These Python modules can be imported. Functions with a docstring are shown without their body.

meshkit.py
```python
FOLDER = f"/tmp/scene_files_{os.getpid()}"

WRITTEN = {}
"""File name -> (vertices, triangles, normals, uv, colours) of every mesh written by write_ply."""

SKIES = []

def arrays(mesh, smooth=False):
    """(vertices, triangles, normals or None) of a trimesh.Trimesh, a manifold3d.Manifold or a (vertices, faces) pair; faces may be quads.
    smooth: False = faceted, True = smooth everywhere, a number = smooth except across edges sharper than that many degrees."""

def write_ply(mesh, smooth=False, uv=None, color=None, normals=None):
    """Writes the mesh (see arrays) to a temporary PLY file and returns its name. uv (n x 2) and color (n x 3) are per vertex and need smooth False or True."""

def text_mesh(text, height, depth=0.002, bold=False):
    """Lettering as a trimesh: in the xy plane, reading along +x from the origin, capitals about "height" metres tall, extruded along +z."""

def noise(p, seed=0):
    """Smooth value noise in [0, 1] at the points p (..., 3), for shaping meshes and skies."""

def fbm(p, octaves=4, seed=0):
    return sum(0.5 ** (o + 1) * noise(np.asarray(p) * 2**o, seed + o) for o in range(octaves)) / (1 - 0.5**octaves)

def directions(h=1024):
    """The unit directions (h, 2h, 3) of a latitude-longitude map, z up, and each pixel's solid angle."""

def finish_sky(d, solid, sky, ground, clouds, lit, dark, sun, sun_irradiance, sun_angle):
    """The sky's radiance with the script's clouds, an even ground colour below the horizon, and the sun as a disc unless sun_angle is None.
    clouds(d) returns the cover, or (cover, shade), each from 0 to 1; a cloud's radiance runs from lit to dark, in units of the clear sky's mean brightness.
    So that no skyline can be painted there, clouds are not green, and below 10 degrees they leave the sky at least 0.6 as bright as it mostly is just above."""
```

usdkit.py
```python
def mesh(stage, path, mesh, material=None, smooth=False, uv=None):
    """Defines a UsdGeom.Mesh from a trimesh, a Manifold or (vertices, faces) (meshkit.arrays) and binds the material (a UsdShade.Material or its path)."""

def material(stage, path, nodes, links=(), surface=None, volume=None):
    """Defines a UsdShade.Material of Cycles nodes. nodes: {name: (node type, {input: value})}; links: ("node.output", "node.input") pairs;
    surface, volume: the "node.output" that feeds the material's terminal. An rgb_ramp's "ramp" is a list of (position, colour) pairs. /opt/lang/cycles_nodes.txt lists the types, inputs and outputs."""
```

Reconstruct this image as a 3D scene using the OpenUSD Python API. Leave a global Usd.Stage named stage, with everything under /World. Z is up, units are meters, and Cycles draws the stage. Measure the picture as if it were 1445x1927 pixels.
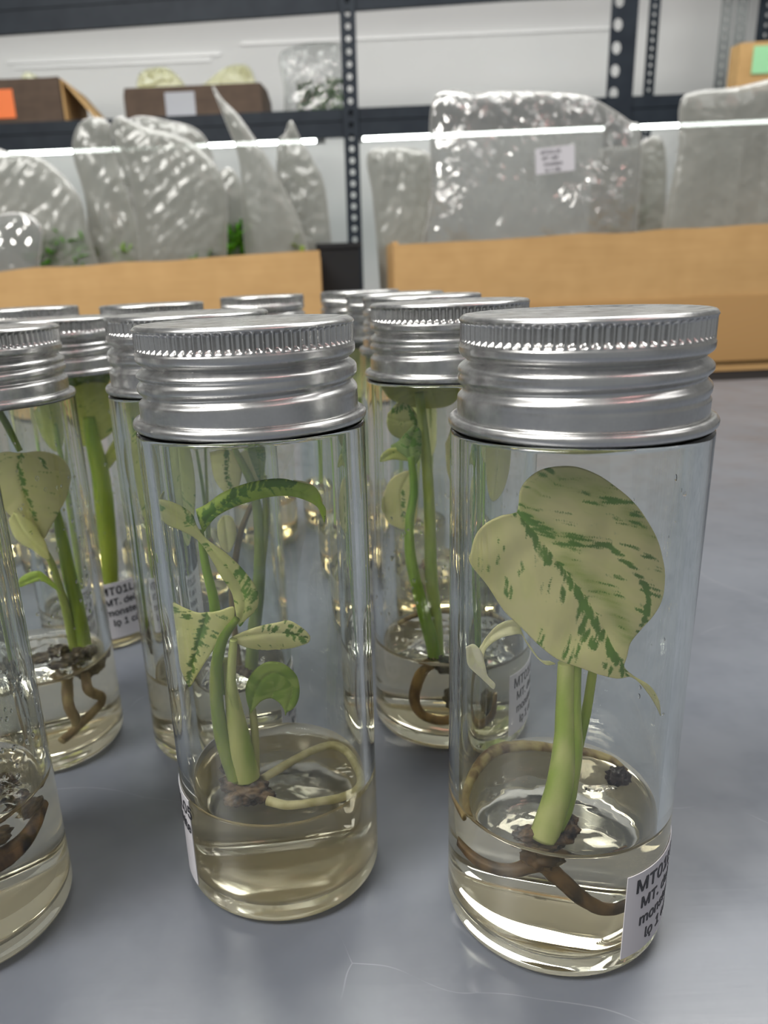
import math, random
import numpy as np
import trimesh
import usdkit, meshkit
from scipy.spatial import Delaunay, cKDTree
from shapely.geometry import Polygon
from shapely import contains_xy
from pxr import Gf, Sdf, Usd, UsdGeom, UsdLux, UsdShade, Vt

PI = math.pi
rng = np.random.default_rng(7)
random.seed(7)
stage = Usd.Stage.CreateInMemory()
UsdGeom.SetStageUpAxis(stage, UsdGeom.Tokens.z)
UsdGeom.SetStageMetersPerUnit(stage, 1.0)
UsdGeom.Xform.Define(stage, '/World')
UsdGeom.Scope.Define(stage, '/World/Looks')
MM = 0.001                       # lengths below are in millimetres unless said otherwise

# ------------------------------------------------------------------ camera
FPX, PPX, PPY, PITCH, ROLL, CAM_Z = 1490.9, -80.0, 80.0, 0.336, -0.043, 84.43
def make_camera():
    cam = UsdGeom.Camera.Define(stage, '/World/camera')
    fw = np.array([0, math.cos(PITCH), -math.sin(PITCH)]); rt = np.array([1.0, 0, 0]); up = np.cross(rt, fw)
    r = math.cos(ROLL) * rt + math.sin(ROLL) * up
    u = -math.sin(ROLL) * rt + math.cos(ROLL) * up
    m = Gf.Matrix4d(*r, 0, *u, 0, *(-fw), 0, 0, 0, CAM_Z * MM, 1)
    cam.AddTransformOp().Set(m)
    ap = 36.0
    cam.CreateHorizontalApertureAttr(ap); cam.CreateVerticalApertureAttr(ap * 1927 / 1445)
    cam.CreateFocalLengthAttr(ap * FPX / 1445)
    cam.CreateHorizontalApertureOffsetAttr(-PPX * ap / 1445)
    cam.CreateVerticalApertureOffsetAttr(PPY * ap / 1445)
    cam.CreateClippingRangeAttr(Gf.Vec2f(0.01, 50))
    cam.CreateFStopAttr(ap * FPX / 1445 / 0.75)      # a 0.75 mm pupil
    cam.CreateFocusDistanceAttr(0.098)
    cam.CreateExposureAttr(0.35)
make_camera()

# ------------------------------------------------------------------ light
def rect_light(name, loc, size, target, power, colour=(1, 1, 1)):
    l = UsdLux.RectLight.Define(stage, '/World/' + name)
    l.CreateWidthAttr(size[0]); l.CreateHeightAttr(size[1]); l.CreateIntensityAttr(power); l.CreateColorAttr(Gf.Vec3f(*colour))
    m = Gf.Matrix4d().SetLookAt(Gf.Vec3d(*loc), Gf.Vec3d(*target), Gf.Vec3d(0, 1, 0.01)).GetInverse()
    l.AddTransformOp().Set(m)
    return l
dome = UsdLux.DomeLight.Define(stage, '/World/room_light'); dome.CreateIntensityAttr(0.075); dome.CreateColorAttr(Gf.Vec3f(0.96, 0.99, 1.0))
rect_light('ceiling_light', (0.25, 0.62, 1.0), (1.2, 0.30), (0.22, 0.55, 0), 10.0, (1.0, 0.99, 0.95))
rect_light('ceiling_light_001', (-0.55, -0.28, 0.95), (0.7, 0.30), (0, 0.15, 0), 25.0, (1.0, 0.97, 0.92))
rect_light('ceiling_light_002', (0.70, 0.05, 0.80), (0.5, 0.12), (0.05, 0.2, 0), 5.0, (1.0, 0.97, 0.94))
rect_light('grow_light', (0.42, -0.30, 0.85), (0.30, 0.02), (0.15, 0.5, 0.1), 18.0, (1.0, 0.45, 0.42))

# ------------------------------------------------------------------ materials
def look(name, nodes, links=(), surface='p.BSDF', volume=None):
    return usdkit.material(stage, '/World/Looks/' + name, nodes, links, surface, volume)
def plain(name, colour, rough=0.5, metallic=0.0, **kw):
    return look(name, {'p': ('principled_bsdf', dict(base_color=colour, roughness=rough, metallic=metallic, **kw))})

M = {}
M['aluminium'] = look('aluminium', {
    'tc': ('texture_coordinate', {}), 'n': ('noise_texture', {'scale': 9000.0, 'detail': 2.0}),
    'n2': ('noise_texture', {'scale': 350.0, 'detail': 3.0}),
    'mr': ('map_range', {'from_min': 0.3, 'from_max': 0.7, 'to_min': 0.23, 'to_max': 0.33}),
    'b': ('bump', {'strength': 0.12, 'distance': 0.00004}),
    'p': ('principled_bsdf', {'base_color': (0.54, 0.54, 0.535), 'metallic': 1.0})},
    [('tc.object', 'n.vector'), ('tc.object', 'n2.vector'), ('n2.fac', 'mr.value'), ('mr.result', 'p.roughness'), ('n.fac', 'b.height'), ('b.normal', 'p.normal')])
M['glass'] = look('glass', {'p': ('glass_bsdf', {'color': (0.985, 0.995, 0.985), 'roughness': 0.0, 'IOR': 1.5})}, surface='p.BSDF')
M['pane'] = look('pane_glass', {'l': ('layer_weight', {'blend': 0.5}), 'pw': ('math', {'math_type': 'power', 'value2': 4.0}), 'f': ('math', {'math_type': 'multiply_add', 'value2': 0.85, 'value3': 0.04}), 't': ('transparent_bsdf', {'color': (0.93, 0.95, 0.93)}), 'g': ('glossy_bsdf', {'color': (1, 1, 1), 'roughness': 0.02}), 'm': ('mix_closure', {})},
                 [('l.facing', 'pw.value1'), ('pw.value', 'f.value1'), ('f.value', 'm.fac'), ('t.BSDF', 'm.closure1'), ('g.BSDF', 'm.closure2')], surface='m.closure')
def gel_look(name, rough, haze, colour=(1.0, 0.98, 0.925)):
    return look(name, {'g': ('glass_bsdf', {'color': colour, 'roughness': rough, 'IOR': 1.34 / 1.5}), 'l': ('translucent_bsdf', {'color': (1.0, 0.86, 0.55)}), 'm': ('mix_closure', {'fac': haze})}, [('g.BSDF', 'm.closure1'), ('l.BSDF', 'm.closure2')], surface='m.closure')
M['gel_side'] = gel_look('gel_side', 0.02, 0.12)
M['gel_hazy'] = gel_look('gel_side_hazy', 0.13, 0.32)
M['gel_top'] = look('gel_top', {'p': ('glass_bsdf', {'color': (1.0, 0.985, 0.955), 'roughness': 0.02, 'IOR': 1.34})})
M['gel_solid'] = look('gel_solid', {'p': ('glass_bsdf', {'color': (0.95, 0.90, 0.78), 'roughness': 0.03, 'IOR': 1.34})})
M['label'] = plain('label_paper', (0.50, 0.49, 0.52), 0.55)
M['ink'] = plain('label_ink', (0.02, 0.02, 0.025), 0.5)
def plant_look(name, rough=0.35, trans=0.35, spec=0.5):
    return look(name, {
        'a': ('attribute', {'attribute': 'tint'}), 'tc': ('texture_coordinate', {}), 'n': ('noise_texture', {'scale': 2500.0, 'detail': 2.0}),
        'b': ('bump', {'strength': 0.15, 'distance': 0.0001}),
        'p': ('principled_bsdf', {'roughness': rough, 'specular_ior_level': spec}), 't': ('translucent_bsdf', {}), 'm': ('mix_closure', {'fac': trans})},
        [('tc.object', 'n.vector'), ('n.fac', 'b.height'), ('b.normal', 'p.normal'), ('a.color', 'p.base_color'), ('a.color', 't.color'), ('p.BSDF', 'm.closure1'), ('t.BSDF', 'm.closure2')], surface='m.closure')
M['leaf'] = plant_look('leaf', 0.40, 0.20, 0.4)
M['stem'] = plant_look('stem', 0.4, 0.12)
M['root'] = plant_look('root', 0.42, 0.05, 0.35)

# ------------------------------------------------------------------ scene-graph helpers
taken = {}
def numbered(parent, name):
    k = taken.get((parent, name), 0); taken[(parent, name)] = k + 1
    return f'{parent}/{name}' if k == 0 else f'{parent}/{name}_{k:03d}'
def tag(prim, label=None, category=None, group=None, kind=None):
    p = prim.GetPrim() if hasattr(prim, 'GetPrim') else prim
    for k, v in (('label', label), ('category', category), ('group', group), ('kind', kind)):
        if v: p.SetCustomDataByKey(k, v)
    return prim
def thing(name, label=None, category=None, loc=(0, 0, 0), rz=0.0, group=None, kind=None, rot=None):
    x = UsdGeom.Xform.Define(stage, numbered('/World', name))
    x.AddTranslateOp().Set(Gf.Vec3d(*[c * MM for c in loc]))
    if rot is not None: x.AddRotateXYZOp().Set(Gf.Vec3f(*rot))
    elif rz: x.AddRotateZOp().Set(rz)
    return tag(x, label, category, group, kind)
def part(parent, name, mesh, mat, smooth=True, tint=None, label=None, kind=None, **tags):
    base = '/World' if parent is None else str(parent.GetPath())
    if isinstance(mesh, trimesh.Trimesh): v, f = np.array(mesh.vertices), np.array(mesh.faces)
    else: v, f = np.asarray(mesh[0], float), np.asarray(mesh[1], int)
    m = usdkit.mesh(stage, numbered(base, name), (v * MM, f), M[mat] if isinstance(mat, str) else mat, smooth=smooth)
    if tint is not None:
        c = np.broadcast_to(np.asarray(tint, np.float32), (len(v), 3)) * (np.array([1.05, 1.0, 0.84]) if mat in ('leaf', 'stem') else 1.0)
        UsdGeom.PrimvarsAPI(m).CreatePrimvar('tint', Sdf.ValueTypeNames.Color3fArray, 'vertex').Set(Vt.Vec3fArray.FromNumpy(np.ascontiguousarray(c, np.float32)))
    tag(m, label, kind=kind, **tags)
    return m

# ------------------------------------------------------------------ shape helpers
def join(ms):
    vs, fs, n = [], [], 0
    for v, f in ms:
        f = np.asarray(f)
        if f.shape[1] == 4: f = np.vstack([f[:, [0, 1, 2]], f[:, [0, 2, 3]]])
        vs.append(v); fs.append(f + n); n += len(v)
    return np.vstack(vs), np.vstack(fs)
def box(x0, x1, y0, y1, z0, z1):
    m = trimesh.creation.box(bounds=[[x0, y0, z0], [x1, y1, z1]]); return np.array(m.vertices), np.array(m.faces)
def grid_faces(n, m, wrap=False):
    i, j = np.meshgrid(np.arange(n - 1), np.arange(m if wrap else m - 1), indexing='ij')
    a, b = i * m + j, i * m + (j + 1) % m
    q = np.stack([a, b, b + m, a + m], -1).reshape(-1, 4)
    return np.vstack([q[:, [0, 1, 2]], q[:, [0, 2, 3]]])
def lathe(profile, n=96, warp=None):
    """Revolves (r, z) points; with the profile running up the outside the normals face out."""
    p = np.asarray(profile, float); t = np.arange(n) / n * 2 * PI
    r = np.repeat(p[:, :1], n, 1); z = np.repeat(p[:, 1:], n, 1); th = np.repeat(t[None], len(p), 0)
    if warp: r, z = warp(r, z, th)
    v = np.stack([r * np.cos(th), r * np.sin(th), z], -1).reshape(-1, 3)
    return v, grid_faces(len(p), n, True)
def curve(pts, n):
    """Catmull-Rom through the points, n samples, evenly spaced."""
    p = np.asarray(pts, float); q = np.vstack([2 * p[0] - p[1], p, 2 * p[-1] - p[-2]]); out = []
    for i in range(1, len(q) - 2):
        t = np.linspace(0, 1, 16, endpoint=False)[:, None]
        a, b, c, d = q[i - 1], q[i], q[i + 1], q[i + 2]
        out.append(0.5 * (2 * b + (c - a) * t + (2 * a - 5 * b + 4 * c - d) * t**2 + (3 * b - a - 3 * c + d) * t**3))
    out = np.vstack(out + [p[-1:]])
    s = np.r_[0, np.cumsum(np.linalg.norm(np.diff(out, axis=0), axis=1))]
    u = np.linspace(0, s[-1], n)
    return np.stack([np.interp(u, s, out[:, k]) for k in range(out.shape[1])], 1)
def tube(pts, radii, n=48, sides=14, bumps=0.0, seed=0, flat=1.0):
    c = curve(pts, n); t = np.gradient(c, axis=0); t /= np.linalg.norm(t, axis=1, keepdims=True)
    ref = np.array([0.3, 1.0, 0.1]); ref /= np.linalg.norm(ref)
    a = np.cross(t, ref); a /= np.linalg.norm(a, axis=1, keepdims=True) + 1e-9; b = np.cross(t, a)
    r = np.interp(np.linspace(0, 1, n), np.linspace(0, 1, len(radii)), radii)
    th = np.arange(sides) / sides * 2 * PI
    rr = r[:, None] * np.ones(sides)
    v = c[:, None] + rr[..., None] * (np.cos(th)[None, :, None] * a[:, None] + flat * np.sin(th)[None, :, None] * b[:, None])
    if bumps:
        k = meshkit.fbm(v / max(r.max(), .1) * 0.9, 3, seed) - 0.5
        v = c[:, None] + (v - c[:, None]) * (1 + bumps * 2 * k[..., None])
    v = v.reshape(-1, 3); f = grid_faces(n, sides, True)
    v = np.vstack([v, c[0], c[-1]]); i = np.arange(sides); j = (i + 1) % sides; L = (n - 1) * sides
    f = np.vstack([f, np.stack([np.full(sides, n * sides), j, i], 1), np.stack([np.full(sides, n * sides + 1), L + i, L + j], 1)])
    return v, f[:, ::-1]
def blob(c, r, scale=(1, 1, 1), bumps=0.3, freq=1.0, seed=0, sub=3):
    m = trimesh.creation.icosphere(sub, 1.0); v = np.array(m.vertices)
    k = meshkit.fbm(v * 1.6 * freq + 5, 3, seed) - 0.5
    return v * (1 + 2 * bumps * k[:, None]) * r * np.asarray(scale) + np.asarray(c), np.array(m.faces)
def fill(outline, step):
    """Even points inside a closed outline and the triangles between them: (xz, faces, boundary loop)."""
    pts = np.asarray(outline, float)
    p = curve(np.vstack([pts, pts[:1]]), max(24, int(Polygon(pts).length / step)))[:-1]
    poly = Polygon(p).buffer(0)
    if poly.geom_type != 'Polygon': poly = max(poly.geoms, key=lambda g: g.area)
    p = np.array(poly.exterior.coords)[:-1]
    if not poly.exterior.is_ccw: p = p[::-1]
    x0, y0, x1, y1 = poly.bounds
    gx, gy = np.meshgrid(np.arange(x0, x1, step), np.arange(y0, y1, step * 0.87), indexing='ij')
    gx = gx + (np.arange(gx.shape[1]) % 2)[None] * step / 2
    g = np.stack([gx.ravel(), gy.ravel()], 1)
    g = g[contains_xy(poly.buffer(-step * 0.45), g[:, 0], g[:, 1])]
    allp = np.vstack([p, g]); d = Delaunay(allp).simplices
    cen = allp[d].mean(1); d = d[contains_xy(poly, cen[:, 0], cen[:, 1])]
    a, b, c = allp[d[:, 0]], allp[d[:, 1]], allp[d[:, 2]]
    area = (b[:, 0] - a[:, 0]) * (c[:, 1] - a[:, 1]) - (b[:, 1] - a[:, 1]) * (c[:, 0] - a[:, 0])
    d[area < 0] = d[area < 0][:, [0, 2, 1]]; d = d[np.abs(area) > 1e-9]
    return allp, d, len(p)
def near_line(q, line):
    """(distance, side, arc position 0..1) of points q from a polyline."""
    c = curve(line, 160); k = cKDTree(c); d, i = k.query(q)
    t = np.gradient(c, axis=0)[i]; w = q - c[i]
    return d, np.sign(t[:, 0] * w[:, 1] - t[:, 1] * w[:, 0]), i / 159.0
def solid_sheet(xz, faces, nb, depth, thick):
    """A sheet in the xz plane pushed to y = depth, given a thickness: front faces the -y side."""
    n = len(xz)
    P = np.stack([xz[:, 0], depth, xz[:, 1]], 1)
    nv = np.zeros_like(P); fn = np.cross(P[faces[:, 1]] - P[faces[:, 0]], P[faces[:, 2]] - P[faces[:, 0]])
    for k in range(3): np.add.at(nv, faces[:, k], fn)
    nv /= np.linalg.norm(nv, axis=1, keepdims=True) + 1e-12
    th = np.full(n, thick); th[:nb] *= 0.35
    v = np.vstack([P + nv * th[:, None] / 2, P - nv * th[:, None] / 2])
    i = np.arange(nb); j = (i + 1) % nb
    rim = np.vstack([np.stack([i, i + n, j + n], 1), np.stack([i, j + n, j], 1)])
    return v, np.vstack([faces, faces[:, ::-1] + n, rim])
CREAM, PALE, GREEN, DEEP = np.array([0.72, 0.72, 0.42]), np.array([0.60, 0.66, 0.25]), np.array([0.22, 0.36, 0.035]), np.array([0.060, 0.165, 0.010])
def smooth01(x): x = np.clip(x, 0, 1); return x * x * (3 - 2 * x)
def leaf_mesh(outline, mid, y0, step=0.2, thick=0.3, cup=0.03, tilt=0.0, lean=0.0, wave=0.15, seed=1, base=CREAM, streaks=(), green=0.35, veins=True, keep=None, back=None, freq=1.4, washes=()):
    xz, f, nb = fill(outline, step)
    d, side, t = near_line(xz, mid)
    dep = y0 + cup * d**2 + tilt * (xz[:, 0] - np.mean(xz[:, 0])) + lean * (xz[:, 1] - np.mean(xz[:, 1]))
    dep = dep + wave * (meshkit.noise(np.stack([xz[:, 0] * .3, xz[:, 1] * .3, np.full(len(xz), seed * 3.1)], 1), seed) - 0.5) * 2
    dep = dep + 0.22 * np.exp(-(d / 0.35)**2)                       # the midrib is a groove on the near side
    dep = dep - 0.05 * np.sin((t * 26 - d * 0.9)) * np.clip(d / 2, 0, 1)   # side veins
    if keep is not None:                                            # a leaf pressed against the glass bends along it
        r = np.hypot(xz[:, 0], dep); lim = np.sqrt(np.maximum(keep**2 - xz[:, 0]**2, 0.05))
        dep = np.clip(dep, -lim, lim)
    v, ff = solid_sheet(xz, f, nb, dep, thick)
    u, w = t * 22 - d * 0.75, d * 0.55
    fine = meshkit.fbm(np.stack([u * 1.6 * freq, w * .62 * freq, side * 3 + seed], 1), 4, seed)
    broad = meshkit.fbm(np.stack([u * .35 * freq, w * .5 * freq, side * 5 + seed], 1), 3, seed + 9)
    amount = green * smooth01((broad - 0.45) * 5)
    wash = np.zeros(len(xz))
    for line, width, strength in streaks:
        ds, _, _ = near_line(xz, line); amount = np.maximum(amount, strength * np.exp(-(ds / (1.45 * width))**2) * (0.62 + 0.55 * broad))
    for line, width, strength in washes:
        ds, _, _ = near_line(xz, line); wash = np.maximum(wash, strength * np.exp(-(ds / width)**2))
    m = smooth01((fine - (0.90 - 0.72 * amount)) * 9)
    col = np.tile(np.minimum(np.asarray(base) * 1.22, 0.9), (len(xz), 1)) * (0.9 + 0.2 * broad[:, None])
    col += (PALE - col) * (0.25 * smooth01((broad - .4) * 4))[:, None]
    wash = np.clip(wash * (0.5 + fine), 0, 1)
    col += (GREEN - col) * wash[:, None]
    col += (DEEP * (1.0 + 0.8 * broad[:, None]) - col) * (m * 0.9)[:, None]
    if veins: col += (col * 0.9 + GREEN * .25 - col) * np.exp(-(d / 0.25)**2)[:, None] * .5
    bk = col * 0.85 + 0.15 * base if back is None else np.tile(back, (len(xz), 1))
    return (v, ff), np.vstack([col, bk])
def tint_noise(v, c0, c1, freq=0.5, seed=0, along=None):
    k = smooth01((meshkit.fbm(np.asarray(v) * np.array([freq, freq, freq * .25]), 4, seed) - 0.3) * 2.5)[:, None]
    return np.asarray(c0) * (1 - k) + np.asarray(c1) * k

# ------------------------------------------------------------------ vial: body, cap, gel, label
R_OUT, R_IN, Z_RIM = 14.4, 12.7, 67.7
def arc(c, r, a0, a1, n=8): t = np.radians(np.linspace(a0, a1, n)); return [(c[0] + r * math.cos(x), c[1] + r * math.sin(x)) for x in t]
def glass_profile(gel, real=True):
    out = [(0.01, 1.0), (6, 0.9), (10.0, 0.35)] + [(11.6, 0.05)] + arc((12.2, 2.2), 2.2, -90, 0, 9) + [(R_OUT, 20), (R_OUT, 45), (R_OUT, 67.1)]
    out += [(R_OUT - .10, 67.42), (R_OUT - 0.35, 67.58), (R_OUT - 1.0, 67.63), (12.4, 67.66), (12.15, 68.0), (12.1, 77.2), (11.6, 77.8)]
    if not real: return out
    inn = [(10.9, 77.6), (10.6, 76.8), (10.6, 68.6), (11.2, 67.7), (12.3, 67.35), (R_IN, 66.9), (R_IN, 45), (R_IN, gel + 1.2)]
    return out + inn
def gel_side_profile(gel): return [(0.01, 2.6), (7, 2.5), (10.4, 2.3)] + arc((10.7, 4.3), 2.0, -90, 0, 7) + [(R_IN, gel * .5), (R_IN, gel + 1.2)]
def gel_top_mesh(gel, n=96, seed=0, rough=0.10):
    rr = np.r_[np.linspace(0.01, 10.6, 26), 11.2, 11.7, 12.1, 12.4, 12.6, R_IN]
    zz = gel + np.interp(rr, [0, 10.6, 11.2, 11.7, 12.1, 12.4, 12.6, R_IN], [0, 0, .06, .16, .34, .6, .9, 1.2])
    def warp(r, z, th):
        p = np.stack([r * np.cos(th) * .35, r * np.sin(th) * .35, np.full(r.shape, seed * 2.3)], -1)
        w = meshkit.fbm(p, 3, seed) - .5
        ring = 0.4 * np.sin(r * 1.5 + 3 * w) * np.exp(-((r - 7) / 4)**2)
        w = w + 0.45 * (meshkit.fbm(p * 3.1 + 9, 3, seed + 4) - .5) * min(1.0, rough * 4)
        return r, z + rough * 4 * w * np.clip((R_IN - r) / 2.5, 0, 1) + rough * ring
    v, f = lathe(np.stack([rr, zz], 1), n, warp)
    return v, f[:, ::-1]
def cap_mesh(n=720, detail=1.0, turn=0.0):
    H = 12.3; z0 = Z_RIM
    def zs(a, b, k): return list(np.linspace(a, b, max(3, int(k * detail)), endpoint=False))
    bead = arc((13.92, 0.72), 0.70, -85, 165, 16)     # rolled bead at the skirt
    prof = bead + [(13.50, 1.05), (13.58, 1.35)] + [(13.60, z) for z in zs(1.65, 9.2, 60)] + [(13.5, z) for z in zs(9.2, 11.6, 24)]
    top = arc((12.8, 11.6), 0.7, 0, 90, 8) + [(12.0, 12.22), (11.4, 12.12), (8, 12.12), (4, 12.12), (0.01, 12.12)]
    prof = [(12.45, 10.9), (12.45, 1.4), (13.3, 0.3)] + prof + top
    prof = [(0.01, 10.9)] + prof
    p = np.array(prof); ii = np.arange(len(p))
    wall = ((p[:, 1] > 1.6) & (p[:, 0] > 12.9) & (ii > 20) & (p[:, 1] > 1.6) & (p[:, 1] < 11.68)).astype(float)
    def warp(r, z, th):
        w = wall[:, None]
        pitch = 2.3; ph = (z - 3.6 - pitch * ((th + turn) % (2 * PI)) / (2 * PI)) / pitch
        win = smooth01((z - 3.0) / 0.9) * smooth01((6.5 - z) / 0.6)
        s = 0.5 + 0.5 * np.cos(2 * PI * ph); dr = -0.62 * (1 - s)**1.6 * win
        # groove under the lip, then the knurled band
        dr = dr - 0.85 * np.exp(-((z - 7.5) / 0.5)**2) - 0.12 * smooth01((z - 7.3) / .3)
        
        band = smooth01((z - 9.25) / 0.7) * smooth01((11.75 - z) / 0.45)
        kn = np.abs(np.cos(38 * th))
        dr = dr - 0.55 * band * (1 - kn**5)
        return r + w * dr, z + z0
    return lathe(p, n, warp)
def bend(mesh, r, a0):
    """Wraps a flat x-z drawing (depth along -y) round a cylinder; x = 0 lands at azimuth a0 and runs counter-clockwise."""
    v, f = mesh; a = a0 + v[:, 0] / r
    return np.stack([(r + v[:, 1]) * np.cos(a), (r + v[:, 1]) * np.sin(a), v[:, 2]], 1), f
def label_part(vial, a0, width, z0, z1, lines, size=1.7, pitch=2.7, top=2.9, indent=(1.3, 2.4, 2.4, 3.8), bold=True):
    n = 40; x = np.linspace(0, width, n); V = []
    for y in (0.04, 0.16):
        for z in (z0, z1): V.append(np.stack([x, np.full(n, y), np.full(n, z)], 1))
    v = np.vstack(V); a, b, c, d = 0, n, 2 * n, 3 * n; i = np.arange(n - 1); q = []
    for s, t, rev in ((c, d, 0), (a, b, 1), (b, d, 1), (a, c, 0)):
        k = np.stack([s + i, s + i + 1, t + i + 1, t + i], 1); q.append(k[:, ::-1] if rev else k)
    q.append(np.array([[a, c, d, b], [a + n - 1, b + n - 1, d + n - 1, c + n - 1]]))
    q = np.vstack(q); f = np.vstack([q[:, [0, 1, 2]], q[:, [0, 2, 3]]])
    lab = part(vial, 'paper_label', bend((v, f), R_OUT, a0), 'label', smooth=40)
    T = []
    for k, s in enumerate(lines):
        if not s: continue
        m = meshkit.text_mesh(s, size * (1.12 if k == 0 else 0.95), 0.05, bold)
        m = m.subdivide_to_size(0.9)
        tv = np.array(m.vertices); T.append((np.stack([tv[:, 0] + indent[k], 0.165 + tv[:, 2], z1 - top - pitch * k + tv[:, 1]], 1), np.array(m.faces)))
    part(lab, 'lettering', bend(join(T), R_OUT, a0), 'ink', smooth=False)
    return lab
def vial(loc, label, gel=17.8, near=True, seed=0, turn=0.0, drop=0.0, label_at=None, lines=(), rough=0.1, lab=(20, 3.0, 15.5), n=160, cap_n=None, indent=(1.3, 2.4, 2.4, 3.8), gel_mat='gel_side', solid=False):
    t = thing('plantlet_vial', label, 'vial', (loc[0], loc[1], 0), group='glass vials of plantlets on the table')
    if solid:
        part(t, 'glass_body', lathe(glass_profile(gel, False), n), 'pane')
        p = [(0.01, 1.6)] + [(10.6, 1.4), (12.6, 2.2), (13.6, 3.5), (13.9, 6)] + [(13.9, gel), (12.5, gel - .3), (6, gel - .4), (0.01, gel - .4)]
        part(t, 'agar_gel', lathe(p, n), 'gel_solid', smooth=50)
    else:
        part(t, 'glass_body', lathe(glass_profile(gel), n), 'glass')
        g = part(t, 'agar_gel', lathe(gel_side_profile(gel), n), gel_mat)
        part(g, 'gel_surface', gel_top_mesh(gel, n, seed, rough), 'gel_top')
    v, f = cap_mesh(cap_n or (860 if near else 430), 1.0 if near else 0.6, turn)
    part(t, 'screw_cap', (v - np.array([0, 0, drop]), f), 'aluminium', smooth=60)
    if label_at is not None: label_part(t, math.radians(label_at), lab[0], lab[1], lab[2], lines, indent=indent)
    return t

# ------------------------------------------------------------------ the setting
M['table'] = look('table_sheet', {
    'tc': ('texture_coordinate', {}), 'n': ('noise_texture', {'scale': 14.0, 'detail': 4.0}), 'r': ('rgb_ramp', {'ramp': [(0.3, (0.082, 0.093, 0.114)), (0.7, (0.112, 0.124, 0.148))]}),
    'mp': ('mapping', {'scale': (40.0, 900.0, 1.0), 'rotation': (0, 0, 0.5)}), 's': ('noise_texture', {'scale': 1.0, 'detail': 3.0}),
    'n2': ('noise_texture', {'scale': 60.0, 'detail': 5.0}), 'mr': ('map_range', {'from_min': 0.3, 'from_max': 0.75, 'to_min': 0.28, 'to_max': 0.42}),
    'b': ('bump', {'strength': 0.05, 'distance': 0.0002}), 'p': ('principled_bsdf', {'specular_ior_level': 1.0}), 'v': ('voronoi_texture', {'feature': 'distance_to_edge', 'scale': 16.0}), 'dn': ('noise_texture', {'scale': 30.0, 'detail': 2.0}), 'dm': ('mix_vector', {'fac': 0.02}), 'sc': ('map_range', {'from_min': 0.0, 'from_max': 0.0022, 'to_min': 1.0, 'to_max': 0.0, 'clamp': True}), 'msk': ('noise_texture', {'scale': 60.0, 'detail': 2.0}), 'mk': ('map_range', {'from_min': 0.44, 'from_max': 0.62, 'to_min': 0.0, 'to_max': 0.35, 'clamp': True}), 'mu': ('math', {'math_type': 'multiply'}), 'cm': ('mix', {'color2': (0.42, 0.43, 0.45)})},
    [('tc.object', 'n.vector'), ('n.fac', 'r.fac'), ('tc.object', 'dn.vector'), ('tc.object', 'dm.a'), ('dn.color', 'dm.b'), ('dm.result', 'v.vector'), ('v.distance', 'sc.value'), ('tc.object', 'msk.vector'), ('msk.fac', 'mk.value'), ('sc.result', 'mu.value1'), ('mk.result', 'mu.value2'), ('mu.value', 'cm.fac'), ('r.color', 'cm.color1'), ('cm.color', 'p.base_color'), ('tc.object', 'mp.vector'), ('mp.vector', 's.vector'), ('tc.object', 'n2.vector'), ('n2.fac', 'mr.value'), ('mr.result', 'p.roughness'), ('s.fac', 'b.height'), ('b.normal', 'p.normal')])
tb = thing('work_table', 'blue-grey sheet-topped table that the glass vials stand on', 'table')
part(tb, 'table_top', box(-700, 800, -250, 600, -25, 0), 'table', smooth=False)
M['grey_steel'] = plain('grey_steel', (0.20, 0.21, 0.21), 0.5)
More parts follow.
